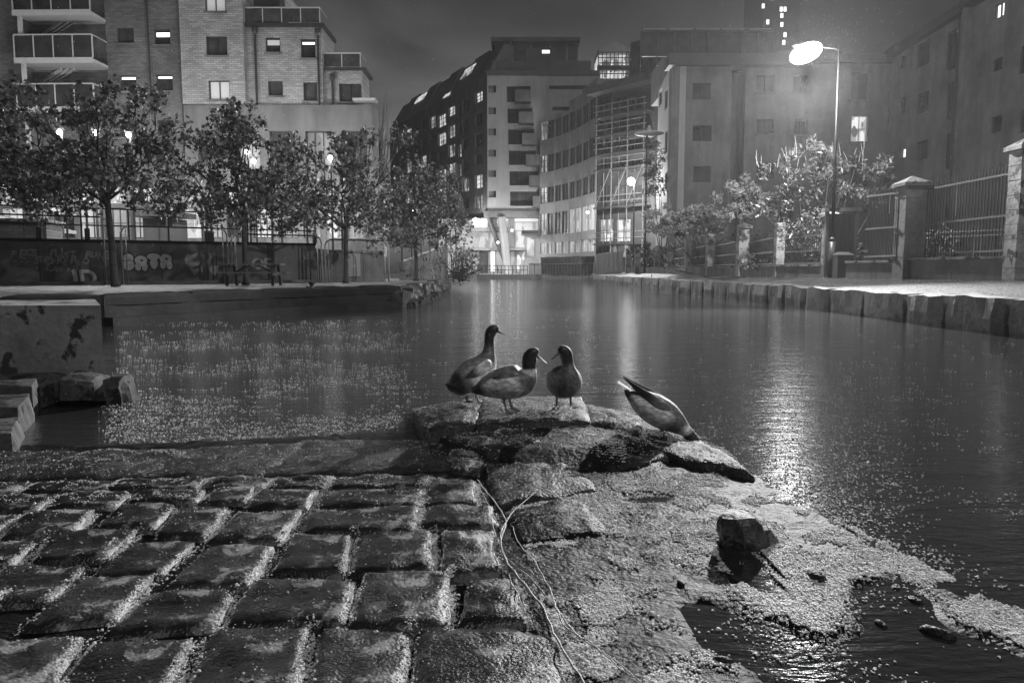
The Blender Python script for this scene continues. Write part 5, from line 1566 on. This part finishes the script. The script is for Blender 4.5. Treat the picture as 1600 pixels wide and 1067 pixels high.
# far end railings
FR = thing('canal_end_railing','dark post railing across the far end of the canal','railing',(-4,86.4,.52))
ffr = Facade(FR,(-6.5,86.6),(1.8,86.6))
for k in range(20):
    s_=ffr.L*k/19; mb=MB(); mb.box((s_-.04,0,.52),(s_+.04,.06,1.5)); ffr.put(mb,'post',M['metal_dark'])
for z in (1.0,1.5):
    mb=MB(); mb.box((0,-.02,z),(ffr.L,.08,z+.07)); ffr.put(mb,'rail',M['metal_dark'])
FR2 = thing('towpath_railing','dense picket railing curving in front of the painted hoarding','railing',(4,84,.5))
ffr = Facade(FR2,(2.0,87.0),(at(930,400,76).x-.15,76))
for k in range(44):
    s_=ffr.L*k/43; mb=MB(); mb.box((s_-.04,0,.5),(s_+.04,.05,1.65)); ffr.put(mb,'picket',M['metal_grey' if k%2 else 'metal_dark'])
mb=MB(); mb.box((0,-.02,1.66),(ffr.L,.08,1.76)); ffr.put(mb,'rail',M['metal_white'])
HB = thing('plank_hoarding','weathered boarded hoarding running from the curved office to the pillars','hoarding',(9,70,.5))
fhb = Facade(HB,(at(931,400,75).x,75),(at(972,400,62.5).x,62.5))
for k in range(12):
    mb=MB(); mb.box((fhb.L*k/12,0,.5),(fhb.L*(k+1)/12-.04,.08,2.6+.05*(k%2))); fhb.put(mb,'board',M['concrete_wall_pale' if k%2 else 'pillar_plain'])

# ------------------------------------------------------------------ picnic table, bollard
pt = at(404,447,25.8)
PT = thing('picnic_table','dark wooden picnic table with attached benches on the quay','picnic table',(pt.x,25.4,QZ),R(4))
for k in range(5):
    mb=MB(); mb.box((-1.0,-.36+k*.146,.70),(.98,-.36+k*.146+.138,.745)); mb.build('table_plank',M['wood_top_lit'],PT)
for s_ in (-1,1):
    for k in range(2):
        mb=MB(); mb.box((-1.0,s_*.72-.14+k*.142,.42),(.98,s_*.72-.14+k*.142+.136,.46)); mb.build('seat_plank',M['wood_top_lit'],PT)
for x in (-.75,.75):
    for s_ in (-1,1):
        mb=MB(); mb.bar((x,s_*.55,0),(x,s_*.25,.70),.09,.05); mb.build('leg',M['wood_wet'],PT)
    mb=MB(); mb.bar((x+.05,-.84,.385),(x+.05,.84,.385),.045,.09); mb.build('crossbeam',M['wood_wet'],PT)
mb=MB(); mb.bar((-.7,0,.42),(-.15,0,.68),.07,.05); mb.bar((.7,0,.42),(.15,0,.68),.07,.05); mb.build('brace',M['wood_wet'],PT)
BL = thing('mooring_bollard','small mushroom-headed mooring bollard on the quay edge right of the picnic table','bollard',(at(487,447,20.6).x,20.6,QZ+.03))
mb=MB(); mb.lathe([(.10,0),(.07,.03),(.055,.09),(.08,.12),(.10,.14),(.09,.165),(.03,.18)],14); mb.build('post',M['metal_dark'],BL,smooth=True)
mb=MB(); mb.lathe([(.15,0),(.15,.012),(.1,.015)],14); mb.build('base_plate',M['metal_dark'],BL)
MH = thing('drain_cover','raised dark cover plate on the quay beside the mooring bollard','cover',(at(505,445,22.6).x,22.6,QZ))
mb=MB(); mb.box((-.45,-.3,0),(.45,.3,.05)); mb.build('plate',M['metal_dark'],MH)
mb=MB(); mb.box((-.5,-.36,0),(.5,.36,.02)); mb.build('rim',M['concrete'],MH)

# ------------------------------------------------------------------ rock and plant stalks on the slipway
rk = onz(1166,852,0)
RK = thing('upright_rock','jagged dark rock standing upright in the weedy shallows at lower right','rock',(rk.x,rk.y,0))
mb = MB(); n=14; rings=[]
prof=[(.125,-.03),(.120,.03),(.112,.07),(.100,.105),(.080,.132),(.03,.138)]
for k,(r_,z) in enumerate(prof):
    for j in range(n):
        a=2*math.pi*j/n; q=Vector((math.cos(a)*r_*.85-.02*k*.5,math.sin(a)*r_*.7,z)); v=noise.noise_vector(q*9+Vector((3,1,k*.1))); q+=v*.020; q.z-=max(0,q.x)*.35*(z>.05)
        mb.v.append(tuple(q))
for k in range(len(prof)-1):
    for j in range(n):
        j2=(j+1)%n; mb.f.append((k*n+j,k*n+j2,(k+1)*n+j2,(k+1)*n+j)); mb.m.append(0)
mb.f.append(tuple((len(prof)-1)*n+j for j in range(n))); mb.m.append(0)
mb.build('boulder',M['rock_dark'],RK)
mb=MB(); mb.add([(.02,-.06,.0),(.14,-.02,0),(.11,.05,0),(.03,.06,0),(.05,-.02,.07),(.10,.01,.06)],[(0,1,5,4),(1,2,5),(2,3,4,5),(3,0,4),(0,3,2,1)]); mb.build('broken_piece',M['rock_dark'],RK)
def pebble(px,py,r_,lab):
    p=onz(px,py,0); z=max(hgt(p.x,p.y),-.005)
    t=thing('pebble',lab,'pebble',(p.x,p.y,z),random.uniform(0,3),group='stones lying in the weedy shallows')
    mb=MB(); n=9
    for k,(rr,zz) in enumerate(((.8,-.1),(1,.12),(.75,.36),(.2,.46))):
        for j in range(n):
            a=2*math.pi*j/n; q=Vector((math.cos(a)*rr*r_*1.5,math.sin(a)*rr*r_*.8,zz*r_*1.2)); q+=noise.noise_vector(q*14+Vector((px,0,0)))*r_*.25; mb.v.append(tuple(q))
    for k in range(3):
        for j in range(n):
            j2=(j+1)%n; mb.f.append((k*n+j,k*n+j2,(k+1)*n+j2,(k+1)*n+j)); mb.m.append(0)
    mb.f.append(tuple(27+j for j in range(9))); mb.m.append(0)
    mb.build('stone',M['slab'],t,smooth=True)
for px,py,r_,lab in ((1064,917,.016,'small oval stone left of the dark rock shadow'),(1400,917,.02,'pale oval stone at the upper rim of the right-hand pool'),(1430,937,.026,'rounded stone half sunk right of the pale oval stone'),
    (1465,990,.034,'flat broad stone in the dark pool at lower right'),(1275,908,.04,'wide wedge stone amid the weed below the rock'),(1322,1030,.014,'small oval stone in the bottom pool'),(1130,1040,.02,'small stone at the bottom edge of the weed'),(1375,975,.022,'long pale stone on the rim between two pools')):
    pebble(px,py,r_,lab)
def stalk(pxs, label, r_=.004, z=.045):
    pp=[onz(px,py,z+.006*math.sin(i*1.7)) for i,(px,py) in enumerate(pxs)]
    out=[]
    for i in range(len(pp)-1):
        p0_=pp[max(i-1,0)];p1_=pp[i];p2_=pp[i+1];p3_=pp[min(i+2,len(pp)-1)]
        for k in range(5):
            t=k/5; out.append(.5*((2*p1_)+(-p0_+p2_)*t+(2*p0_-5*p1_+4*p2_-p3_)*t*t+(-p0_+3*p1_-3*p2_+p3_)*t**3))
    out.append(pp[-1]); out=[o_+Vector((random.gauss(0,.0022),random.gauss(0,.0022),random.uniform(-.003,.004))) for o_ in out]; r_*=.78; mb=MB(); n=len(out); mb.tube(out,[r_*(1.1-.6*abs(2*i/n-1)) for i in range(n)],6)
    return tag(mb.build('plant_stalk',M['twig'],smooth=True),label,'stalk',group='long stalks lying over the cobbles')
stalk([(745,750),(768,778),(790,812),(782,845),(790,875),(812,905),(845,945),(872,1000),(912,1067),(925,1090)],'thickest long stalk running from the cobbles down to the bottom edge',.0055)
stalk([(838,768),(812,790),(795,808),(782,838),(788,870)],'curved stalk arching up to the right above the others',.0038,.06)
stalk([(742,752),(765,790),(770,825),(786,862),(798,905),(812,935),(822,962)],'thin stalk hugging the edge of the cobbles',.003)
stalk([(800,820),(812,850),(838,880),(862,930),(880,975),(930,1010),(990,1060)],'forked thin stalk trailing towards the bottom right',.0035,.05)
stalk([(790,870),(830,905),(870,950),(900,990),(960,1030),(1010,1075)],'thin stalk crossing under the thickest one',.003,.04)
stalk([(806,880),(828,892),(842,905)],'short broken stalk piece beside the thick stalk',.003,.06)

# ------------------------------------------------------------------ ducks
def feather_mat(name,val,var=.3,sc_=40,rough=.55):
    m = mat(name,val,rough,var,sc_*.25,.0)
    nt=m.node_tree;N=nt.nodes;L=nt.links;b=N['Principled BSDF']
    tc=N.new('ShaderNodeTexCoord'); v=N.new('ShaderNodeTexVoronoi'); v.inputs['Scale'].default_value=sc_*1.6
    mp=N.new('ShaderNodeMapping'); mp.inputs['Scale'].default_value=(.55,1,1); L.new(tc.outputs['Object'],mp.inputs[0]); L.new(mp.outputs[0],v.inputs['Vector'])
    bp=N.new('ShaderNodeBump'); bp.inputs['Strength'].default_value=.45; bp.inputs['Distance'].default_value=.006
    L.new(v.outputs['Distance'],bp.inputs['Height']); L.new(bp.outputs[0],b.inputs['Normal'])
    b.inputs['Sheen Weight'].default_value=.25
    return m
M['d_head']=feather_mat('feather_head',.016,.3,90,.35); M['d_ring']=feather_mat('feather_white',.6,.1); M['d_breast']=feather_mat('feather_breast',.075,.3)
M['d_flank']=feather_mat('feather_flank',.26,.22,70); M['d_back']=feather_mat('feather_back',.12,.35,60); M['d_black']=feather_mat('feather_black',.012,.2)
M['d_pale']=feather_mat('feather_pale',.42,.25,50); M['d_hen']=feather_mat('feather_mottled',.05,.8,55)
M['d_bill']=mat('bill',.22,.35,.15,20); M['d_bill_dark']=mat('bill_dark',.07,.35,.3,20); M['d_leg']=mat('duck_leg',.24,.45,.2,30,.3,90)
M['d_eye']=mat('duck_eye',.01,.08,.1,5)
PV = [.016,.85,.11,.75,.17,.012,.8,.085]
def plumage_mat():
    m = bpy.data.materials.new('plumage'); m.use_nodes=True; nt=m.node_tree;N=nt.nodes;L=nt.links;b=N['Principled BSDF']
    b.inputs['Roughness'].default_value=.48
    at_=N.new('ShaderNodeAttribute'); at_.attribute_name='plumage'
    tc=N.new('ShaderNodeTexCoord'); mp=N.new('ShaderNodeMapping'); mp.inputs['Scale'].default_value=(.5,1.1,1); L.new(tc.outputs['Object'],mp.inputs[0])
    v=N.new('ShaderNodeTexVoronoi'); v.inputs['Scale'].default_value=48; L.new(mp.outputs[0],v.inputs['Vector'])
    mp2=N.new('ShaderNodeMapping'); mp2.inputs['Scale'].default_value=(.25,1,1); L.new(tc.outputs['Object'],mp2.inputs[0])
    n=N.new('ShaderNodeTexNoise'); n.inputs['Scale'].default_value=120; n.inputs['Detail'].default_value=3; L.new(mp2.outputs[0],n.inputs['Vector'])
    m1=N.new('ShaderNodeMapRange'); m1.inputs['From Max'].default_value=.75; m1.inputs['To Min'].default_value=1.7; m1.inputs['To Max'].default_value=.7; L.new(v.outputs['Distance'],m1.inputs[0])
    m2=N.new('ShaderNodeMapRange'); m2.inputs['From Min'].default_value=.3; m2.inputs['From Max'].default_value=.7; m2.inputs['To Min'].default_value=.7; m2.inputs['To Max'].default_value=1.3; L.new(n.outputs[0],m2.inputs[0])
    a=N.new('ShaderNodeMath'); a.operation='MULTIPLY'; L.new(m1.outputs[0],a.inputs[0]); L.new(m2.outputs[0],a.inputs[1])
    c=N.new('ShaderNodeVectorMath'); c.operation='SCALE'; L.new(at_.outputs['Color'],c.inputs[0]); L.new(a.outputs[0],c.inputs['Scale']); L.new(c.outputs[0],b.inputs['Base Color'])
    bp=N.new('ShaderNodeBump'); bp.inputs['Strength'].default_value=.5; bp.inputs['Distance'].default_value=.004; bp.invert=True
    L.new(v.outputs['Distance'],bp.inputs['Height'])
    b2=N.new('ShaderNodeBump'); b2.inputs['Strength'].default_value=.4; b2.inputs['Distance'].default_value=.002; L.new(n.outputs[0],b2.inputs['Height']); L.new(bp.outputs[0],b2.inputs['Normal']); L.new(b2.outputs[0],b.inputs['Normal'])
    b.inputs['Sheen Weight'].default_value=.15
    return m
M['plumage']=plumage_mat()
class Bird(MB):
    def build(s, name, mats, parent=None, loc=(0,0,0), rz=0, smooth=False):
        o = MB.build(s, name, M['plumage'], parent, loc, rz, smooth)
        a = o.data.color_attributes.new('plumage','FLOAT_COLOR','POINT')
        for i,c in enumerate(s.c): a.data[i].color = (c,c,c,1)
        return o
def loft(rings, n=18, pv=None):
    """rings: (x,y,z, lateral, dorsal, yaw, material)"""
    mb=Bird(); mb.c=[]; pv=pv or PV
    if n==18: rings=[tuple(r_[:3])+((r_[3]*(1.22 if i<8 else 1.15)),(r_[4]*(1.27 if i<8 else 1.15)))+tuple(r_[5:]) for i,r_ in enumerate(rings)]
    P=[Vector(r[:3]) for r in rings]; N_=len(P)
    for i,r_ in enumerate(rings):
        t=(P[min(i+1,N_-1)]-P[max(i-1,0)]).normalized()
        l=Vector((-math.sin(r_[5]),math.cos(r_[5]),0)); l=(l-t*l.dot(t)).normalized(); u=t.cross(l)
        for k in range(n):
            a=2*math.pi*k/n; mb.v.append(tuple(P[i]+l*math.cos(a)*r_[3]+u*math.sin(a)*r_[4])); mb.c.append(pv[r_[6] if len(r_)<8 else r_[7][k]])
    for i in range(N_-1):
        for k in range(n):
            k2=(k+1)%n; mb.f.append((i*n+k,i*n+k2,(i+1)*n+k2,(i+1)*n+k)); mb.m.append(rings[i][6] if len(rings[i])<8 else rings[i][7][k])
    mb.f.append(tuple(range(n))[::-1]); mb.m.append(rings[0][6]); mb.f.append(tuple((N_-1)*n+k for k in range(n))); mb.m.append(rings[-1][6])
    return mb
def sub(o,l=1):
    md=o.modifiers.new('subsurf','SUBSURF'); md.levels=l; md.render_levels=l; return o
def leg(parent, hip, foot, fwd, m, toe=.052):
    mb=MB(); hip=Vector(hip);foot=Vector(foot); knee=hip.lerp(foot,.45)+Vector((-.008*fwd.x,-.008*fwd.y,0))
    mb.tube([hip,knee,foot+Vector((0,0,.012))],[.017,.0072,.0065],8)
    o=mb.build('leg',m,parent,smooth=True)
    mb=MB(); sd_=Vector((-fwd.y,fwd.x,0)); toes=[]
    for a in (-.52,0,.52):
        d=(fwd*math.cos(a)+sd_*math.sin(a)); e=foot+d*toe*(1.12 if a==0 else 1); toes.append(e)
        mb.tube([foot+Vector((0,0,.010)),foot+d*toe*.5+Vector((0,0,.009)),e+Vector((0,0,.003))],[.005,.0042,.0025],6)
    mb.tube([foot+Vector((0,0,.010)),foot-fwd*.02+Vector((0,0,.003))],[.004,.002],5)
    c=foot+Vector((0,0,.006)); z=Vector((0,0,.003)); z2=Vector((0,0,-.0015))
    T=[t_+z for t_ in toes]; m1=(T[0]+T[1])/2-fwd*.006; m2=(T[1]+T[2])/2-fwd*.006
    mb.add([c,T[0],m1,T[1],m2,T[2],c+z2,T[0]+z2,m1+z2,T[1]+z2,m2+z2,T[2]+z2],[(0,1,2,3),(0,3,4,5),(6,9,8,7),(6,11,10,9),(1,7,8,2),(2,8,9,3),(3,9,10,4),(4,10,11,5)])
    mb.build('webbed_foot',m,parent,smooth=False)
def wing(parent, side, p, m, tip_m, scl=1.0):
    """folded wing lying on the flank: p = list of (x,y,z,lateral,dorsal)"""
    rr=[(x,y*side,z,a*scl,b*scl,0,0 if i<len(p)-4 else 1) for i,(x,y,z,a,b) in enumerate(p)]
    o=loft(rr,12,pv=[m,tip_m]).build('wing',None,parent,smooth=True); sub(o,2); return o
def bill(parent, base, d, m, L_=.056, w=.0125, open_=0):
    d=Vector(d).normalized(); l=Vector((-d.y,d.x,0)).normalized(); u=d.cross(l)*-1
    if u.z<0: u=-u
    L_*=1.3; mb=MB(); n=10; secs=[(0,1.0,1.15),(.3,.85,.75),(.6,.88,.42),(.85,.92,.28),(1.0,.55,.15)]
    for t,a,b in secs:
        c=Vector(base)+d*L_*t+u*(.004*(t-.6)**2)
        for k in range(n):
            an=2*math.pi*k/n; mb.v.append(tuple(c+l*math.cos(an)*w*a+u*math.sin(an)*w*b*.85))
    for i in range(len(secs)-1):
        for k in range(n):
            k2=(k+1)%n; mb.f.append((i*n+k,i*n+k2,(i+1)*n+k2,(i+1)*n+k)); mb.m.append(0)
    mb.f.append(tuple(range(n))[::-1]); mb.m.append(0); mb.f.append(tuple((len(secs)-1)*n+k for k in range(n))); mb.m.append(0)
    return sub(mb.build('bill',m,parent,smooth=True),1)
def eyes(parent, c, d, r_=.0048, half=.027):
    d=Vector(d).normalized(); l=Vector((-d.y,d.x,0)).normalized()
    for s_ in (-1,1):
        p=Vector(c)+l*s_*half; mb=MB(); mb.lathe([(r_*math.sin(math.pi*k/5)+.0003,-r_*math.cos(math.pi*k/5)) for k in range(6)],8); mb.build('eye',M['d_eye'],parent,tuple(p),0,True)
MM=[M['d_head'],M['d_ring'],M['d_breast'],M['d_flank'],M['d_back'],M['d_black'],M['d_pale'],M['d_hen']]
def body_cols(n, belly, back, rump=None):
    """per-side materials round a ring: u=+90deg is the belly or back depending on frame; sin>0 side is -up"""
    return belly,back
# ring colour helper: k index angle a, sin(a)>0 points along t x l
def colr(n, low, high, thr=.25):
    return [high if math.sin(2*math.pi*(k+.5)/n)*UPS > thr else low for k in range(n)]
UPS = 1.0   # t x l points up for a forward-pointing spine (x × y = z)

# --- duck 2: drake, side-on, facing right, neck drawn in
def place(px,py,z,name,label,head):
    p=onz(px,py,z); z=max(.09,topz(p.x,p.y)); p=onz(px,py,z)
    t=thing(name,label,'duck',(p.x,p.y,max(.09,topz(p.x,p.y))-.003),head,group='mallards at the end of the slipway'); t.scale=(1.14,1.14,1.14)
    return t
n_=18
d2=place(795,641,.12,'duck','drake with drawn-in neck and pale flank facing right, second from left',R(-14))
rr=[(-.235,0,.105,.018,.006,0,5),(-.205,0,.115,.036,.020,0,5),(-.165,0,.130,.055,.042,0,5),(-.115,0,.148,.072,.062,0,3,colr(n_,3,4)),(-.05,0,.162,.084,.078,0,3,colr(n_,3,4)),(.01,0,.172,.088,.084,0,3,colr(n_,3,4)),
    (.06,0,.184,.082,.082,0,3,colr(n_,3,4)),(.10,0,.200,.068,.074,0,2),(.122,0,.226,.050,.055,0,2),(.126,0,.252,.037,.038,0,1),(.126,0,.262,.036,.036,0,0),(.124,0,.285,.035,.037,0,0),(.126,0,.312,.036,.040,0,0),(.134,0,.338,.035,.040,0,0),(.150,0,.356,.031,.033,0,0),(.170,0,.360,.022,.024,0,0),(.184,0,.356,.012,.013,0,0)]
# head arches forward
sub(loft(rr,n_).build('body',MM,d2,smooth=True),2)
bill(d2,(.168,0,.338),(.80,0,-.55),M['d_bill'],.062); eyes(d2,(.152,0,.338),(1,0,0),half=.030)
for s_ in (-1,1): wing(d2,s_,[(.085,.062,.225,.012,.020),(.05,.076,.215,.018,.036),(-.01,.082,.200,.018,.040),(-.07,.074,.182,.016,.034),(-.13,.055,.160,.013,.024),(-.19,.034,.140,.009,.013),(-.235,.020,.125,.004,.005)],.17,.012)
mb=MB(); 
for k in (-1,0,1): mb.add([(-.19,k*.018-.012,.112),(-.19,k*.018+.012,.112),(-.27,k*.026+.010,.085),(-.275,k*.026-.010,.085),(-.19,k*.018-.012,.104),(-.19,k*.018+.012,.104),(-.27,k*.026+.010,.081),(-.275,k*.026-.010,.081)],[(0,1,2,3),(7,6,5,4),(0,4,5,1),(1,5,6,2),(2,6,7,3),(3,7,4,0)])
mb.build('tail_feather',M['d_ring'],d2)
leg(d2,(.0,.03,.10),(.012,.025,0),Vector((1,.1,0)).normalized(),M['d_leg']); leg(d2,(-.02,-.035,.10),(-.005,-.035,0),Vector((1,-.2,0)).normalized(),M['d_leg'])

# --- duck 1: upright, neck stretched, facing away to the right
d1=place(741,628,.12,'duck','tallest duck with stretched neck at far left, looking right',R(38))
rr=[(-.20,0,.125,.020,.010,0,5),(-.175,0,.120,.042,.030,0,5),(-.14,0,.125,.064,.058,0,5),(-.09,0,.142,.080,.080,0,2,colr(n_,2,4)),(-.03,0,.168,.090,.092,0,4,colr(n_,3,4)),(.03,0,.198,.088,.090,0,4,colr(n_,3,4)),(.075,0,.232,.074,.080,0,6,colr(n_,6,4)),(.105,0,.272,.055,.062,0,2),(.118,0,.312,.040,.043,0,2),(.122,0,.350,.030,.032,-.2,2),
    (.122,0,.390,.026,.028,-.4,0),(.122,-.002,.425,.027,.029,-.6,0),(.128,-.006,.452,.030,.034,-.7,0),(.142,-.016,.472,.030,.033,-.75,0),(.160,-.030,.478,.024,.026,-.75,0),(.173,-.041,.474,.013,.015,-.75,0)]
sub(loft(rr,n_).build('body',MM,d1,smooth=True),2)
hd_=Vector((math.cos(-.75),math.sin(-.75),0))
bill(d1,(.160,-.030,.462),(hd_.x,hd_.y,-.42),M['d_bill_dark'],.062); eyes(d1,(.148,-.020,.462),hd_,half=.026)
for s_ in (-1,1): wing(d1,s_,[(.085,.058,.275,.014,.022),(.055,.078,.252,.022,.042),(.0,.090,.222,.022,.050),(-.06,.085,.190,.020,.042),(-.11,.068,.160,.015,.030),(-.16,.045,.140,.010,.016),(-.205,.028,.128,.005,.006)],.55,.02)
mb=MB()
for k in (-1,0,1): mb.add([(-.16,k*.02-.012,.135),(-.16,k*.02+.012,.135),(-.235,k*.03+.010,.150),(-.235,k*.03-.010,.150),(-.16,k*.02-.012,.128),(-.16,k*.02+.012,.128),(-.235,k*.03+.010,.146),(-.235,k*.03-.010,.146)],[(0,1,2,3),(7,6,5,4),(0,4,5,1),(1,5,6,2),(2,6,7,3),(3,7,4,0)])
mb.build('tail_feather',M['d_black'],d1)
leg(d1,(-.02,.04,.10),(-.03,.04,0),Vector((1,.2,0)).normalized(),M['d_leg']); leg(d1,(-.01,-.04,.10),(0,-.045,0),Vector((1,-.3,0)).normalized(),M['d_leg'])
# --- duck 3: seen from the front, breast towards camera, head turned left
d3=place(881,638,.12,'duck','dark-breasted duck facing the camera with its head turned left',R(-78))
rr=[(-.20,0,.13,.018,.008,0,7),(-.16,0,.135,.045,.030,0,7),(-.11,0,.142,.068,.055,0,7),(-.05,0,.152,.084,.074,0,7),(.01,0,.165,.090,.086,0,7),(.055,0,.180,.084,.086,0,7),(.085,0,.205,.068,.074,0,2),(.095,0,.238,.048,.054,-.3,2),(.095,-.002,.268,.034,.036,-.6,2),
    (.093,-.006,.298,.030,.032,-.9,0),(.092,-.010,.328,.032,.035,-1.1,0),(.093,-.018,.352,.034,.037,-1.2,0),(.097,-.036,.368,.031,.033,-1.2,0),(.103,-.054,.368,.023,.024,-1.2,0),(.107,-.067,.362,.012,.013,-1.2,0)]
sub(loft(rr,n_).build('body',MM,d3,smooth=True),2)
hd_=Vector((math.cos(-1.25),math.sin(-1.25),0))
bill(d3,(.102,-.052,.354),(hd_.x,hd_.y,-.55),M['d_bill_dark'],.060); eyes(d3,(.098,-.036,.354),hd_,half=.028)
for s_ in (-1,1): wing(d3,s_,[(.05,.066,.205,.010,.020),(.01,.076,.195,.014,.038),(-.04,.080,.185,.018,.042),(-.10,.072,.168,.015,.032),(-.15,.048,.152,.010,.020),(-.19,.03,.142,.007,.010),(-.22,.018,.136,.003,.004)],.3 if s_==1 else .07,.02)
mb=MB()
for k in range(7):
    a=-.9+k*.3; mb.lathe([(.008,-.004),(.009,0),(.004,.005)],6,(.098-.02*abs(a),math.sin(a)*.062,.15+.03*math.cos(k*2.1)))
o=mb.build('breast_speckle',M['d_pale'],d3); o['kind']='stuff'
leg(d3,(.0,.045,.10),(.0,.048,0),Vector((1,.3,0)).normalized(),M['d_leg']); leg(d3,(.0,-.045,.10),(.0,-.048,0),Vector((1,-.35,0)).normalized(),M['d_leg'])
# --- duck 4: tipping forward into the water, tail raised to the left
p4=onz(1035,668,.08)
d4=thing('duck','duck tipping head-down into the water at the right edge of the slabs','duck',(p4.x,p4.y,.0),R(-12),group='mallards at the end of the slipway')
rr=[(-.25,0,.318,.022,.007,0,5),(-.215,0,.292,.045,.022,0,5),(-.175,0,.268,.068,.048,0,5,colr(n_,3,5)),(-.12,0,.236,.084,.070,0,3,colr(n_,3,4)),(-.05,0,.198,.092,.084,0,3,colr(n_,3,4)),(.02,0,.160,.090,.080,0,3,colr(n_,3,4)),(.075,0,.122,.072,.064,0,2,colr(n_,2,4)),(.115,0,.092,.050,.046,0,2),
    (.145,0,.066,.035,.035,0,1),(.168,0,.044,.032,.033,0,0),(.19,0,.012,.033,.037,0,0),(.205,0,-.03,.034,.038,0,0),(.215,0,-.08,.02,.02,0,0)]
sub(loft(rr,n_).build('body',MM,d4,smooth=True),2)
for s_ in (-1,1): wing(d4,s_,[(.055,.060,.185,.012,.020),(.025,.082,.208,.018,.038),(-.03,.092,.245,.020,.046),(-.09,.076,.283,.018,.038),(-.15,.055,.330,.012,.022),(-.21,.034,.372,.008,.011),(-.262,.020,.408,.003,.004)],.17,.012)
bill(d4,(.212,0,-.07),(.5,0,-1),M['d_bill'],.06)
mb=MB()
for k in (-1,0,1): mb.add([(-.21,k*.018-.012,.322),(-.21,k*.018+.012,.322),(-.29,k*.028+.010,.372),(-.29,k*.028-.010,.372),(-.21,k*.018-.012,.314),(-.21,k*.018+.012,.314),(-.29,k*.028+.010,.367),(-.29,k*.028-.010,.367)],[(0,1,2,3),(7,6,5,4),(0,4,5,1),(1,5,6,2),(2,6,7,3),(3,7,4,0)])
mb.build('tail_feather',M['d_ring'],d4)
leg(d4,(.0,.035,.10),(-.01,.03,.03),Vector((1,.1,0)).normalized(),M['d_leg']); leg(d4,(.0,-.04,.10),(.02,-.045,.03),Vector((1,-.2,0)).normalized(),M['d_leg'])

# ------------------------------------------------------------------ night haze and drizzle
HAZE = 0.0003
hm = bpy.data.materials.new('haze'); hm.use_nodes=True
hn=hm.node_tree.nodes; hl=hm.node_tree.links; hn.clear()
ho=hn.new('ShaderNodeOutputMaterial'); hv=hn.new('ShaderNodeVolumePrincipled')
hv.inputs['Color'].default_value=(.9,.9,.9,1); hv.inputs['Density'].default_value=HAZE; hv.inputs['Anisotropy'].default_value=.45
hl.new(hv.outputs[0],ho.inputs['Volume'])
mb=MB(); mb.box((-420,-120,-2.0),(420,620,70)); hz=tag(mb.build('haze',hm),kind='stuff')
for o in bpy.data.objects:
    if '_q' in o: del o['_q']

random.seed(5)
mb = MB()
for _ in range(900):
    Y = random.uniform(1.6,9); p = at(random.uniform(0,1600),random.uniform(0,900),Y)
    if p.z < .25: continue
    r_ = random.uniform(.0011,.0019); L_ = r_*random.uniform(3,6); x_,y_,z_ = p
    mb.add([(x_-r_,y_,z_),(x_,y_-r_,z_),(x_+r_,y_,z_),(x_,y_+r_,z_),(x_,y_,z_+L_),(x_,y_,z_-r_)],[(0,1,4),(1,2,4),(2,3,4),(3,0,4),(1,0,5),(2,1,5),(3,2,5),(0,3,5)])
lp = at(1250,92,Y1)  # extra drops clustered round the lamp to form its halo
for _ in range(2200):
    p = lp+Vector((random.gauss(0,1.5),random.gauss(0,1.2),random.gauss(-.5,1.6)))
    r_ = random.uniform(.0025,.0045); L_ = r_*random.uniform(3,8); x_,y_,z_ = p
    mb.add([(x_-r_,y_,z_),(x_,y_-r_,z_),(x_+r_,y_,z_),(x_,y_+r_,z_),(x_,y_,z_+L_),(x_,y_,z_-r_)],[(0,1,4),(1,2,4),(2,3,4),(3,0,4),(1,0,5),(2,1,5),(3,2,5),(0,3,5)])
M['raindrop'] = mat('raindrop', .5, .1, .1, 5, spec=.8)
tag(mb.build('raindrops',M['raindrop']), 'fine falling raindrops over the canal and slipway, more added round the lamp as its halo', 'rain', kind='stuff')
